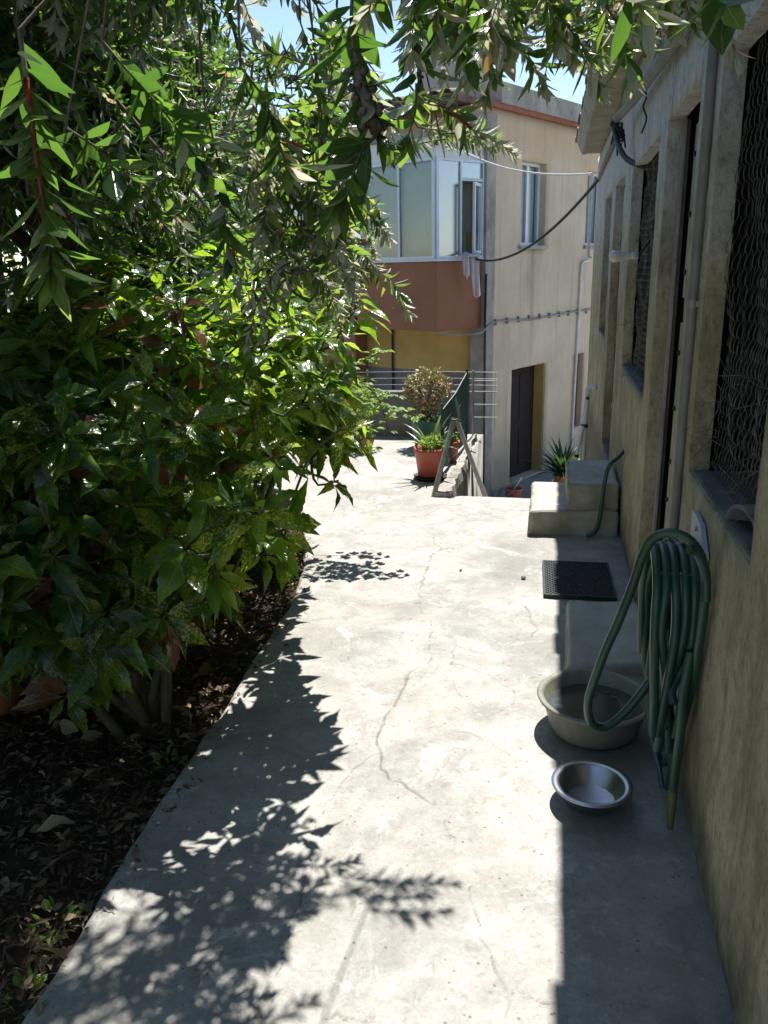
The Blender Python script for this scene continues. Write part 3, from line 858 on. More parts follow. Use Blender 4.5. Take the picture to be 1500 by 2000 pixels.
for k in range(-32, 33):
    for s in (-1, 1):
        c = k*.0245
        r_ = clipseg((c-s*.4, -.4), (c+s*.4, .4))
        if r_:
            (ax, ay), (bx, by) = r_
            L_ = math.hypot(bx-ax, by-ay)
            if L_ > .012:
                d = Vector((bx-ax, by-ay, 0)); mm_.obox(((ax+bx)/2, (ay+by)/2, .006+.0008*s), d/2, Vector((-d.y, d.x, 0)).normalized()*.0032, (0, 0, .005))
mm_.build('lattice', M['rubber'], mt)
MB().box((-W2+.004, -H2+.004, -.003), (W2-.004, H2-.004, .0005)).build('backing', M['rubber'], mt)
rm = MB()
for (a, b) in (((-W2-.006, -H2-.006), (W2+.006, -H2+.004)), ((-W2-.006, H2-.004), (W2+.006, H2+.006)), ((-W2-.006, -H2+.004), (-W2+.004, H2-.004)), ((W2-.004, -H2+.004), (W2+.006, H2-.004))):
    rm.box((a[0], a[1], -.004), (b[0], b[1], .0135))
rm.build('rim', M['rubber'], mt)

# ------------------------------------------------------------------ basin, bowl, hose
bs = empty('water_basin', (.187, 2.585, .006))
tag(bs, 'wide grey plastic basin of water standing under the hose', 'basin')
bp = MB(); bp.lathe([(.0,.004),(.13,.0),(.142,.003),(.150,.02),(.176,.112),(.192,.118),(.195,.124),(.190,.129),(.176,.127),(.170,.118),(.144,.022),(.130,.012),(.0,.012)], (0,0,0), 56)
bp.build('tub', M['basin'], bs)
tw = NT('basin_water'); vw = tw.obj()
wp = tw.bsdf((.06,.068,.058), .06, .6, 0, tw.bump(tw.noise(vw, 22, 3), .12, .004))
M['water'] = tw.fin(wp)
wt = MB(); wt.lathe([(.0001,.082),(.08,.082),(.1605,.082)], (0,0,0), 48); wt.build('water', M['water'], bs)
dbm = MB()
for k in range(16):
    a = rnd.uniform(-.6, 2.2); r_ = rnd.uniform(.05, .145); cx, cy = r_*math.cos(a), r_*math.sin(a)
    s = rnd.uniform(.006, .016); an = rnd.uniform(0, 3)
    dbm.add([(cx+s*math.cos(an), cy+s*math.sin(an), .0845), (cx-s*.4*math.sin(an), cy+s*.4*math.cos(an), .086), (cx-s*math.cos(an), cy-s*math.sin(an), .0845), (cx+s*.4*math.sin(an), cy-s*.4*math.cos(an), .0855)], [(0,1,2,3)])
fl = dbm.build('floating_litter', M['capsule'], bs); fl['kind'] = 'stuff'
bw = empty('metal_bowl', (.163, 2.175, .004))
tag(bw, 'small stainless steel dog bowl in front of the basin', 'bowl')
bb = MB(); bb.lathe([(.0,.003),(.066,.0),(.074,.003),(.095,.054),(.099,.058),(.116,.059),(.1185,.0605),(.117,.063),(.099,.063),(.093,.058),(.072,.008),(.064,.005),(.0,.006)], (0,0,0), 56)
bb.build('dish', M['steel'], bw)

HOSE = [
[(0.408,2.050,0.716),(0.402,2.064,0.783),(0.386,2.078,0.835),(0.356,2.092,0.868),(0.313,2.106,0.877),(0.276,2.119,0.855),(0.254,2.133,0.799),(0.238,2.147,0.717),(0.209,2.161,0.603),(0.181,2.175,0.508),(0.157,2.189,0.409),(0.141,2.203,0.319),(0.152,2.217,0.247),(0.185,2.231,0.220),(0.226,2.244,0.240),(0.265,2.258,0.281),(0.299,2.272,0.327),(0.324,2.286,0.363),(0.347,2.300,0.375),(.372,2.33,.36),(.385,2.36,.33)],
[(0.342,2.500,0.571),(0.340,2.462,0.657),(0.348,2.425,0.734),(0.360,2.388,0.753),(0.361,2.350,0.672),(0.356,2.312,0.546),(0.346,2.275,0.449),(0.344,2.238,0.353),(0.336,2.200,0.274)],
[(0.357,2.500,0.626),(0.353,2.472,0.565),(0.344,2.444,0.457),(0.334,2.416,0.317),(0.336,2.388,0.220),(0.350,2.359,0.130),(0.367,2.331,0.080),(0.378,2.303,0.073),(0.392,2.275,0.111),(0.402,2.230,0.202),(0.406,2.180,0.315),(0.408,2.12,0.444),(0.408,2.09,0.566),(0.408,2.07,0.682),(0.403,2.06,0.777),(0.378,2.06,0.840),(0.354,2.050,0.853)],
[(0.357,2.450,0.720),(0.375,2.419,0.745),(0.391,2.388,0.737),(0.402,2.356,0.671),(0.402,2.325,0.589),(0.392,2.294,0.500),(0.368,2.263,0.411),(0.351,2.231,0.345),(0.338,2.200,0.277)],
[(0.374,2.300,0.770),(0.391,2.275,0.790),(0.406,2.250,0.765),(0.410,2.225,0.696),(0.408,2.200,0.601),(0.400,2.175,0.514),(0.374,2.150,0.448),(0.357,2.125,0.416),(0.361,2.100,0.389)],
[(0.330,2.400,0.735),(0.345,2.358,0.755),(0.358,2.317,0.658),(0.355,2.275,0.564),(0.360,2.233,0.471),(0.356,2.192,0.379),(0.349,2.150,0.282)],
[(0.347,2.400,0.577),(0.345,2.375,0.488),(0.345,2.350,0.441),(0.365,2.325,0.307),(0.385,2.300,0.171)],
[(0.392,2.100,0.550),(0.382,2.095,0.434),(0.383,2.090,0.328),(0.379,2.085,0.218),(0.375,2.080,0.129)],
[(0.318,2.42,0.70),(0.322,2.36,0.742),(0.338,2.30,0.70),(0.342,2.27,0.60),(0.345,2.25,0.47),(0.372,2.22,0.30),(0.388,2.20,0.14),(0.384,2.21,0.05)],
[(0.322,2.45,0.66),(0.318,2.47,0.52),(0.322,2.46,0.36),(0.35,2.42,0.22),(0.38,2.36,0.12)],
]
hz = empty('garden_hose', (.37, 2.2, .02))
tag(hz, 'coil of green garden hose hanging on the wall over the basin', 'hose')
hb = MB()
for k_, x_ in enumerate((.302, .326, .350, .376, .400)):
    q1, q2 = (.0, -.012, .01, .004, .0)[k_], (.01, .02, -.008, -.02, -.01)[k_]
    HOSE.append([(x_+q2,2.47+.02*(k_%2),.36-.04*(k_%3)),(x_+q1,2.46,.56),(x_,2.42,.70),(x_,2.345,.762),(x_,2.25,.768),(x_,2.165,.705),(x_+q1*.5,2.14,.58),(min(x_+q2,.408),2.13+.03*(k_%2),.40),(min(x_+q2*2,.408),2.15,.26-.05*(k_%2))])
for L_ in HOSE: hb.tube([Vector(p)-Vector((.37, 2.2, .02)) for p in smooth_path(L_, 8)], .0126, 10)
hb.build('coil', M['hose'], hz)
nb = MB(); nb.tube([(0.005,-.12,.109),(.004,-.13,.069),(.003,-.14,.027),(.003,-.142,.004)], [.0135,.0125,.0105,.009], 10); nb.build('nozzle', M['hosecap'], hz)
M['bluehose'] = plain('dark_blue_hose', (.03,.07,.11), (.02,.05,.085), 9, .4, .5, 0, .1)
b2 = MB(); b2.tube(smooth_path([(0.336-.37,.15,.178),(0.348-.37,.117,.112),(0.365-.37,.083,.054),(0.375-.37,.05,.0)], 6), .008, 8); b2.build('thin_tail', M['bluehose'], hz)
hh = empty('hose_hanger', (.43, 2.28, .8))
tag(hh, 'pale blue hose hanger fixed to the wall behind the coil', 'hose hanger')
hm = MB()
prof = [(-.12,-.12),(-.12,.0),(-.03,.055),(.06,.062),(.115,.055),(.115,-.12)]
vs_ = [(-.016,y,z) for y,z in prof]+[(-.004,y,z) for y,z in prof]
n_ = len(prof); hm.add(vs_, [tuple(range(n_)), tuple(range(2*n_-1,n_-1,-1))]+[(i,n_+i,n_+(i+1)%n_,(i+1)%n_) for i in range(n_)])
hm.build('back_plate', M['hanger'], hh)
hm = MB()
arc = [(y, -.102+.05*math.cos((y)/.2*1.4)) for y in np.linspace(-.10,.13,11)]
vs_ = []
for y,z in arc: vs_ += [(-.125,y,z),(-.016,y,z),(-.016,y,z-.006),(-.125,y,z-.006)]
fs_ = []
for i in range(10):
    a = i*4
    fs_ += [(a,a+1,a+5,a+4),(a+2,a+3,a+7,a+6),(a,a+4,a+7,a+3)]
hm.add(vs_, fs_); hm.build('saddle', M['hanger'], hh)
hm = MB(); hm.tube([(-.016,.02,.03),(-.021,.02,.03)], .007, 8); hm.tube([(-.016,.02,-.03),(-.021,.02,-.03)], .007, 8); hm.build('screw', M['steelpost'], hh)
# short hose over the steps
sh_ = MB(); sh_.tube(smooth_path([(.44,4.86,.50),(.40,4.76,.475),(.345,4.715,.43),(.325,4.705,.33),(.315,4.70,.2),(.30,4.68,.09),(.275,4.665,.035),(.235,4.66,.02)], 6), .012, 9)
o = sh_.build('hose_end', M['hose']); rebase(o, (.3, 4.69, .02)); tag(o, 'short end of green hose hanging over the side of the concrete steps', 'hose')

# ------------------------------------------------------------------ pipes, cables, lamp on the outbuilding
sp = empty('standpipe', (.25, 6.0, -.05))
tag(sp, 'white plastic standpipe with an elbow and a leaning length beyond the steps', 'standpipe')
a = MB(); a.tube([(.0,.0,-1.0),(.0,0,.22),(.0,.0,.50)], .021, 10); a.build('lower_pipe', M['white'], sp)
a = MB(); a.tube([(.0,0,.45),(.006,0,.60),(.012,0,.71)], .0175, 10); a.build('upper_pipe', M['white'], sp)
a = MB(); a.tube([(.012,0,.70),(.013,0,.735),(.028,0,.745),(.07,-.01,.748)], .02, 10); a.build('elbow', M['white'], sp)
a = MB(); a.tube([(-.075,-.04,-.2),(-.055,-.03,.20),(-.012,-.024,.47)], .0125, 8); a.build('leaning_pipe', M['white'], sp)
a = MB(); a.tube([(.0,0,.455),(.0,0,.48)], .026, 10); a.tube([(-.047,-.027,.24),(-.045,-.026,.26)], .017, 8); a.tube([(.012,-.03,.67),(.012,.03,.67)], .012, 8); a.build('clip', M['black'], sp)
MB().box((.06, 5.44, ZG), (XW, 7.3, -.45)).build('landing', M['ground'])['kind'] = 'structure'

th = MB(); th.tube(smooth_path([(.395,-1.5,2.20),(.395,1.0,2.24),(.392,2.6,2.27),(.398,3.3,2.300),(.395,3.9,2.328),(.372,4.9,2.356),(.333,5.6,2.373)], 6), .026, 10)
o = th.build('cable_duct', M['cablegrey']); rebase(o, (.39, 4.0, 2.33)); tag(o, 'thick grey cable duct running under the outbuilding eave', 'cable duct')
th = MB(); th.tube(smooth_path([(.333,5.6,2.373),(.322,5.60,2.34),(.335,5.55,2.26),(.357,5.45,2.18),(.40,5.35,2.11),(.483,5.20,2.055),(.60,5.1,2.03)], 6), [.028]*7+[.016]*30, 9)
for k in range(12):
    th.tube([(.33,5.59,2.34),(.33+rnd.uniform(-.03,.05),5.58,2.30+rnd.uniform(-.1,.06)),(.35+rnd.uniform(-.03,.06),5.55,2.24+rnd.uniform(-.08,.05))], .006, 5)
o = th.build('cable_tail', M['black']); rebase(o, (.4, 5.4, 2.2)); tag(o, 'black taped cable drooping from the duct into the middle window', 'cable')
th = MB(); th.tube(smooth_path([(.39,4.55,2.36),(.40,4.5,2.30),(.385,4.45,2.25),(.405,4.47,2.20),(.39,4.5,2.14)], 5), .005, 5)
o = th.build('loose_twine', M['black']); rebase(o, (.39, 4.5, 2.25)); tag(o, 'frayed dark twine dangling from the grey duct', 'twine')
th = MB(); th.tube(smooth_path([(.41,6.4,2.45),(.41,7.0,2.44),(.405,7.8,2.41),(.41,8.6,2.40),(.42,9.37,2.374)], 6), .02, 8)
o = th.build('cable_conduit', M['cablegrey']); rebase(o, (.41, 8, 2.41)); tag(o, 'thin grey conduit on the far end of the outbuilding wall', 'conduit')
A_, B_ = Vector((.42, 9.37, 2.374)), Vector((-1.30, 13.30, 1.652))
th = MB(); pts = []
for k in range(31):
    t = k/30; p = A_.lerp(B_, t); p.z -= 0.42*4*t*(1-t)*.75; pts.append(p)
th.tube(pts, .017, 8); o = th.build('overhead_cable', M['black']); rebase(o, A_); tag(o, 'black cable sagging from the outbuilding to the house bay', 'cable')
th = MB()
for dz in (0, .035):
    A_, B_ = Vector((.40, 11.0, 2.575)), Vector((-1.75, 12.78, 3.28+dz*2))
    pts = []
    for k in range(25):
        t = k/24; p = A_.lerp(B_, t); p.z -= (.16+dz)*4*t*(1-t); pts.append(p)
    th.tube(pts, .008, 6)
th.tube([(.40,11.0,2.575),(.40,11.0,1.6),(.45,11.0,1.6)], .02, 6)
o = th.build('washing_line', M['cord']); rebase(o, (.40, 11.0, 2.5)); tag(o, 'pair of white cords stretched above the black cable to the house', 'washing line')
lb = empty('light_bulb', (.44, 5.02, 1.575), math.radians(176))
tag(lb, 'bare white light bulb sticking out sideways from the middle window opening', 'light bulb')
def ymix(prof, n=16):
    mb = MB(); vs_ = [(x, r*math.cos(2*math.pi*j/n), r*math.sin(2*math.pi*j/n)) for r, x in prof for j in range(n)]
    fs_ = [(i*n+j, i*n+(j+1)%n, (i+1)*n+(j+1)%n, (i+1)*n+j) for i in range(len(prof)-1) for j in range(n)]
    mb.add(vs_, fs_, 0, True); return mb
ymix([(.016,.015),(.018,.04),(.022,.06),(.030,.085),(.034,.105),(.032,.122),(.022,.136),(.010,.142),(.0005,.143)]).build('globe', M['bulb'], lb)
ymix([(.0005,-.02),(.019,-.02),(.019,.015),(.016,.017)]).build('socket', M['white'], lb)
MB().tube([(-.02,0,0),(-.10,.05,.12),(-.13,.1,.36)], .006, 6).build('flex', M['black'], lb)

# ------------------------------------------------------------------ house
CO = Vector((-1.072, 13.49, 0)); RZ = math.atan2(.887, .461)
house = empty('house', CO, RZ)
tag(house, 'two storey plastered house with a glazed red bay at the end of the path', 'house')
HH = [(1.07, 1.90, 1.83, 3.14), (3.48, 4.30, 1.84, 3.14), (.89, 2.10, -2.22, -.20), (3.26, 3.66, -1.61, -.16)]
us = breaks(0, 6.5, .16, [h[0] for h in HH]+[h[1] for h in HH]); vs = breaks(ZG, 3.80, .16, [h[2] for h in HH]+[h[3] for h in HH])
wall_sheet(us, vs, HH, lambda u, v, d: (u, d, v), .26, lambda u, v: 0, .004).build('wall', M['facade'], house)
us = breaks(.0, 7.0, .2, [.26]); vs = breaks(ZG, 3.86, .2, [-.18])
lw = wall_sheet(us, vs, [(.3, 2.3, 1.7, 3.0)], lambda u, v, d: (d-.002, u+.262, v), .25, lambda u, v: 1 if v < -.18 else 2 if v > 2.0 else 0, .004)
lw.build('side_wall', [M['yellow'], M['dado'], M['facade']], house)
MB().box((-.035, -.03, ZG), (.24, .25, 3.72)).build('corner_pilaster', M['band'], house, .01)
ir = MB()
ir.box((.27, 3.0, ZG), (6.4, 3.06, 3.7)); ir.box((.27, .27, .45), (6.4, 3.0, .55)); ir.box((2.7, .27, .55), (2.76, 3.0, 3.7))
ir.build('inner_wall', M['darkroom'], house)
# doorway
pw = MB(); pw.box((2.08, .02, ZG), (2.095, .215, -.205)); pw.build('door_jamb', M['yellow'], house)
dr = MB(); dr.box((.905, .215, ZG+.03), (2.085, .25, -.21)); dro = dr.build('door', M['door'], house)
dr = MB()
for x0 in (.98, 1.55):
    for (z0, z1) in ((-2.0, -1.35), (-1.2, -.35)): dr.box((x0, .205, z0), (x0+.46, .217, z1))
dr.build('panel', M['door'], dro)
MB().tube([(1.02, .215, -1.2), (1.02, .16, -1.2), (1.10, .16, -1.2)], .014, 8).build('handle', M['steel'], dro)
MB().box((3.26, .10, -1.61), (3.66, .14, -.16)).build('shutter', M['reddoor'], house)
# right face windows
def window(x0, x1, z0, z1, parent, y=.12):
    f = MB(); t_ = .045
    f.box((x0, y, z0), (x0+t_, y+.06, z1)); f.box((x1-t_, y, z0), (x1, y+.06, z1))
    f.box((x0+t_, y, z0), (x1-t_, y+.06, z0+t_)); f.box((x0+t_, y, z1-t_), (x1-t_, y+.06, z1))
    xm = (x0+x1)/2-.02
    f.box((xm-.035, y-.012, z0+t_), (xm+.035, y+.05, z1-t_))
    fo = f.build('window', M['alu'], parent)
    MB().box((x0+t_, y+.02, z0+t_), (xm-.035, y+.03, z1-t_)).build('pane', M['glass'], fo)
    MB().box((xm+.035, y+.028, z0+t_), (x1-t_, y+.038, z1-t_)).build('pane', M['glass'], fo)
    c = MB(); n = 26
    for k in range(n):
        xa, xb = x0+t_+(x1-x0-2*t_)*k/n, x0+t_+(x1-x0-2*t_)*(k+1)/n
        ya, yb = y+.10+.014*math.sin(k*1.9), y+.10+.014*math.sin((k+1)*1.9)
        c.add([(xa,ya,z0+t_),(xb,yb,z0+t_),(xb,yb,z1-t_),(xa,ya,z1-t_)], [(0,1,2,3)], 0, True)
    c.build('curtain', M['curtain'], fo)
    return fo
for h in HH[:2]:
    window(h[0]+.003, h[1]-.003, h[2]+.003, h[3]-.003, house)
    rough_box('window_sill', (h[0]-.06, -.06, h[2]-.06), (h[1]+.06, .11, h[2]-.001), M['band'], house, .002, 1, .005)
# roof
MB().box((-.38, .30, 3.88), (6.8, 7.4, 3.98)).build('roof', M['housetile'], house)
MB().box((-.40, .28, 3.78), (-.37, 7.4, 3.95)).build('fascia', M['fascia'], house)
g_ = MB(); g_.tube([(-.45, .28, 3.86), (-.45, 7.4, 3.86)], .06, 10); g_.build('gutter', M['fascia'], house)
MB().box((.0, -.07, 3.80), (6.6, .30, 3.865)).build('trim', M['redtrim'], house)
MB().prism([(.25,-.10),(6.7,-.10),(6.7,.6),(.25,.6)], 3.868, 4.16).build('parapet_band', M['band'], house)
tmh = tile_mesh(.40, .11, .06).build('roof_tile', M['housetile'], house)
tmh.location = (-.43, .45, 3.985)
for i in range(1, 30):
    o = bpy.data.objects.new('roof_tile', tmh.data); col.objects.link(o); o.parent = house
    o.location = (-.43+rnd.uniform(-.02,.02), .45+i*.225, 3.985); o.rotation_euler = (0, rnd.uniform(-.04,.02), rnd.uniform(-.05,.05))
MB().box((1.42, 1.36, 3.98), (2.28, 2.30, 6.9)).build('chimney', M['chimney'], house, .015)
# bay
bay = empty('bay', (0, 0, 0)); bay.parent = house
PB = [(-.03, .30), (-1.0, .246-.1), (-.92, 1.744), (-.26, 2.36), (-.004, 2.36), (-.004, .30)]
PB = [(-.008, .045), (-1.0, .246), (-.90, 1.744), (-.30, 2.42), (-.008, 2.42)]
MB().prism(PB, .572, 1.60).build('parapet', M['bay'], bay, .012)
def grow(poly, d):
    cx = sum(p[0] for p in poly)/len(poly); cy = sum(p[1] for p in poly)/len(poly)
    return [(-.006 if abs(x) < .02 else x+(x-cx)*d, y+(y-cy)*d) for x, y in poly]
MB().prism(grow(PB, .035), 1.602, 1.635).build('sill', M['alu'], bay)
MB().prism(grow(PB, .02), 3.05, 3.33).build('header', M['curtain'], bay)
MB().prism(grow(PB, .10), 3.332, 3.41).build('roof', M['band'], bay)
def glazed(p, q, z0, z1, mul, blind, name, transom=None, glassm='glass'):
    p, q = Vector((p[0], p[1], 0)), Vector((q[0], q[1], 0))
    d = (q-p); L_ = d.length; d.normalize(); n = Vector((d.y, -d.x, 0))
    if n.x > 0: n = -n
    f = MB(); tt = .03
    def bar(a, b, za, zb, dep=.03): f.obox(p+d*((a+b)/2)+Vector((0,0,(za+zb)/2)), d*((b-a)/2), n*dep, (0,0,(zb-za)/2))
    bar(0, tt*1.6, z0, z1); bar(L_-tt*1.6, L_, z0, z1); bar(tt*1.6, L_-tt*1.6, z0, z0+.04, .028); bar(tt*1.6, L_-tt*1.6, z1-.04, z1, .028)
    for m_ in mul: bar(m_*L_-.02, m_*L_+.02, z0+.04, z1-.04, .026)
    fo = f.build(name, M['alu'], bay)
    ed = [tt*1.6]+[m_*L_ for m_ in mul]+[L_-tt*1.6]
    for i in range(len(ed)-1):
        if transom and transom[0] == i: continue
        a, b = ed[i]+.02*(i > 0), ed[i+1]-.02*(i < len(ed)-2)
        MB().obox(p+d*((a+b)/2)+Vector((0,0,(z0+z1)/2)), d*((b-a)/2), n*.004, (0,0,(z1-z0)/2-.041)).build('pane', M[glassm], fo)
    if blind:
        sb = MB(); k = 0; z = z0+.05
        while z < z1-.05:
            for i in range(len(ed)-1):
                a, b = ed[i]+.03, ed[i+1]-.03
                sb.obox(p+d*((a+b)/2)-n*.075+Vector((0,0,z)), d*((b-a)/2), n*.006+Vector((0,0,.021)), (0,0,.0016))
            z += .040
        sb.build('blind', M['blind'], fo)
    return fo, p, d, n, L_
glazed(PB[1], PB[2], 1.637, 3.048, [.47], True, 'window')
glazed(PB[2], PB[3], 1.637, 3.048, [.5], False, 'window', None, 'frosted')
fo, p, d, n, L_ = glazed(PB[1], PB[0], 1.637, 3.048, [.50], False, 'window', (1,), 'frosted')
# fixed pane above and an open sash below on the side next to the corner
MB().obox(p+d*(L_*.74)+Vector((0,0,2.90)), d*(L_*.21), n*.005, (0,0,.105)).build('pane', M['frosted'], fo)
MB().obox(p+d*(L_*.735)+Vector((0,0,2.77)), d*(L_*.215), n*.024, (0,0,.022)).build('transom', M['alu'], fo)
e_ = p+d*(L_-.06); dn = (d*-.86+n*.50).normalized(); wn = Vector((dn.y, -dn.x, 0))
s_ = MB()
def sbar(a, b, za, zb): s_.obox(e_+dn*((a+b)/2)+Vector((0,0,(za+zb)/2)), dn*((b-a)/2), wn*.018, (0,0,(zb-za)/2))
sbar(0, .045, 1.70, 2.72); sbar(.38, .425, 1.70, 2.72); sbar(.045, .38, 1.70, 1.745); sbar(.045, .38, 2.675, 2.72)
so = s_.build('open_sash', M['alu'], fo)
MB().obox(e_+dn*.21+Vector((0,0,2.21)), dn*.165, wn*.004, (0,0,.46)).build('glass', M['glass'], so)
bk = MB(); bk.add([(-.03,.35,1.64),(-.03,2.3,1.64),(-.03,2.3,3.04),(-.03,.35,3.04)], [(0,1,2,3)]); bk.build('back_wall', M['blind'], bay)
# brown wing to the left of the bay
MB().box((-.33, 2.46, ZG), (-.006, 7.26, 1.66)).build('wing_wall', M['brownwall'], house, .01)
MB().box((-.22, 2.46, 1.662), (-.006, 7.26, 3.05)).build('wing_glazing', M['frosted'], house)
MB().box((-.40, 2.43, 1.661), (-.221, 7.26, 1.70)).build('wing_sill', M['alu'], house)
# pipes and cables on the facade
wp_ = MB(); wp_.tube(smooth_path([(3.67,-.03,1.56),(3.45,-.035,1.55),(3.33,-.035,1.49),(3.31,-.035,1.2),(3.28,-.035,.0),(3.25,-.035,-1.0),(3.24,-.035,-2.2)], 5), .024, 8); wp_.build('downpipe', M['white'], house)
wc = MB(); wc.tube(smooth_path([(-.98,.22,.56),(-.6,.16,.50),(-.25,-.05,.50),(-.05,-.05,.56),(.18,-.03,.63),(.6,-.022,.645),(1.5,-.022,.61),(2.6,-.022,.64),(3.6,-.022,.655),(5.5,-.022,.66)], 6), .017, 7)
for k in range(14): wc.box((.3+k*.37-.015, -.045, .59), (.3+k*.37+.015, .002, .685))
wc.build('wall_cable', M['cablegrey'], house)
wc = MB(); wc.tube([(-.05,-.05,1.4),(-.055,-.045,.55),(-.05,-.05,-1.0),(-.05,-.05,-2.2)], .02, 7); wc.build('drop_cable', M['black'], house)
wc = MB(); wc.tube([(-.03,1.86,.57),(-.03,1.87,.0),(-.03,1.88,-1.6)], .018, 6); wc.build('drop_cable', M['black'], house)

# garment on the bay sill
cl = MB(); nx_, nz_ = 9, 14
for s in range(2):
    base_ = Vector((-1.205, 13.02, 1.66)) if s == 0 else Vector((-1.325, 12.98, 1.66))
    wd, ln = (.15, .62) if s == 0 else (.09, .34)
    vs_ = []
    for j in range(nz_+1):
        t = j/nz_
        for i in range(nx_+1):
            u_ = i/nx_-.5
            tw_ = math.sin(u_*9+t*2+s)*.028*(0.4+t)
            vs_.append(base_+Vector((u_*wd*(1-.35*t*(1-s))+.05*t*(1 if s == 0 else .3), tw_-.03*math.sin(t*3), -ln*t*(1-.25*abs(u_)*2*(1 if s else .3)))))
    fs_ = [(j*(nx_+1)+i, j*(nx_+1)+i+1, (j+1)*(nx_+1)+i+1, (j+1)*(nx_+1)+i) for j in range(nz_) for i in range(nx_)]
    cl.add(vs_, fs_, 0, True)
vs_ = []
for j in range(6):
    for i in range(10):
        vs_.append((-1.42+i*.033, 13.0-.06+j*.03, 1.672+.018*math.sin(i*1.3+j)+.01*j))
cl.add(vs_, [(j*10+i, j*10+i+1, (j+1)*10+i+1, (j+1)*10+i) for j in range(5) for i in range(9)], 0, True)
o = cl.build('garment', M['cloth']); md = o.modifiers.new('thickness', 'SOLIDIFY'); md.thickness = .006
rebase(o, (-1.25, 13.0, 1.66)); tag(o, 'pale pink garment hung out over the bay window ledge', 'garment')

# ------------------------------------------------------------------ terrace walls and fences
rw = MB(); nseg = 26
pr = []
for k in range(nseg+1):
    y = 5.46+k*(7.38-5.46)/nseg
    xl = -.77+.10*(y-5.46)/1.92+rnd.uniform(-.012,.012); xr = -.645+.0*(y)+rnd.uniform(-.012,.012)
    zt = .022+.014*rnd.random()+.05*max(0, (y-6.9)/.48)
    pr.append([(xl, y, -.02), (xl+.01, y, zt), (xr-.01, y, zt+rnd.uniform(-.006,.006)), (xr+rnd.uniform(-.01,.01), y, -.05), (xr+.0+rnd.uniform(-.02,.02), y, -.5), (xr+rnd.uniform(-.02,.02), y, -1.1), (xr, y, ZG)])
vs_ = [p for r_ in pr for p in r_]; m7 = 7
fs_ = [(k*m7+i, k*m7+i+1, (k+1)*m7+i+1, (k+1)*m7+i) for k in range(nseg) for i in range(m7-1)]
fs_ += [tuple(range(m7)), tuple(range(nseg*m7+m7-1, nseg*m7-1, -1))]
rw.add(vs_, fs_); o = rw.build('retaining_wall', M['oldwall']); rebase(o, (-.7, 6.4, 0))
tag(o, 'rough stone retaining wall with a pale sunlit top beside the terrace pots', 'wall')
o = roughen(MB().box((-3.3, 7.53, -.4), (-.86, 7.66, .42)).build('terrace_wall', M['dado']), .006, 6, 5, .01)
rebase(o, (-2, 7.6, 0)); tag(o, 'low grey wall closing the far end of the potted terrace', 'wall')

nf = empty('net_fence', (-.72, 6.6, 0))
tag(nf, 'dark green shade net panel standing on the retaining wall', 'fence')
na = MB(); K = 10
for side in (0, .008):
    vs_ = []
    for j in range(K+1):
        for i in range(K+1):
            t, s = i/K, j/K
            y = 6.05+1.15*t; x = -.79+.07*t
            zt = .50+.14*t; z0_ = .06
            vs_.append((x+.72+side+.012*math.sin(t*11+s*4), y-6.6, z0_+(zt-z0_)*s-.02*math.sin(math.pi*t)*s))
    fs_ = [(j*(K+1)+i, j*(K+1)+i+1, (j+1)*(K+1)+i+1, (j+1)*(K+1)+i) for j in range(K) for i in range(K)]
    na.add(vs_, fs_ if side else [f[::-1] for f in fs_], 0, True)
na.build('net', M['netting'], nf)
na = MB()
na.tube([(-.07,-.55,.02),(-.07,-.55,.56)], .009, 8); na.tube([(.0,.6,.02),(.0,.6,.68)], .009, 8)
na.build('stake', M['netting'], nf)
na = MB(); na.tube([(-.07,-.55,.505),(-.03,0,.555),(.0,.6,.645)], .005, 6); na.tube([(-.065,-.55,.33),(-.03,0,.39),(.0,.6,.46)], .003, 6); na.tube([(-.065,-.55,.18),(-.03,0,.22),(.0,.6,.26)], .003, 6)
na.build('tie_wire', M['wire'], nf)
wf = empty('wire_fence', (-1.1, 7.6, .4))
tag(wf, 'thin wire mesh fence strung above the low grey terrace wall', 'fence')
wa = MB()
for k, z in enumerate((.02, .08, .14, .20)): wa.tube([(-1.9,0,z),(-.9,.0,z-.01),(.0,0,z+.003),(.62,0,z-.004)], .003, 5)
for k in range(26): x = -1.9+k*.1; wa.tube([(x, .003, .02-(.0 if x < .24 else .35)), (x, .003, .2)], .0022, 4)
for z in (.12, .02, -.10, -.22): wa.tube([(.40,.0,z),(.62,0,z)], .004, 5)
wa.build('mesh_wires', M['wire'], wf)['kind'] = 'stuff'
for x in (-1.8, -.6, .40): MB().tube([(x, 0, -.02 if x < .3 else -.5), (x, 0, .215)], .010, 8).build('post', M['steelpost'], wf)

def pole(pts, r, label):
    mb = MB(); P_ = smooth_path(pts, 4)
    mb.tube(P_, r, 10)
    o = mb.build('metal_pole', M['steelpost']); rebase(o, pts[0]); tag(o, label, 'pole', 'poles propped at the terrace edge')
    return o
pole([(-.775,5.47,-.01),(-.715,5.58,.26),(-.655,5.70,.515)], .018, 'left galvanised pole leaning from the terrace edge to the crossing')
pole([(-.64,5.70,.50),(-.54,5.66,.25),(-.425,5.60,-.02),(-.36,5.58,-.2)], .0165, 'right galvanised pole sloping down from the crossing into the stairwell')
lw_ = MB()
for z in (.50, .40): lw_.tube([(-.68,5.68,z),(-.63,5.67,z+.01),(-.61,5.69,z-.01)], .006, 6)
lw_.tube([(-.72,5.57,.27),(-.66,5.60,.25),(-.60,5.70,.28)], .004, 5); lw_.tube([(-.57,5.66,.30),(-.50,5.68,.27)], .004, 5)
o = lw_.build('binding_wire', M['black']); rebase(o, (-.65, 5.68, .45)); tag(o, 'dark binding wire tying the two crossed poles together', 'wire')

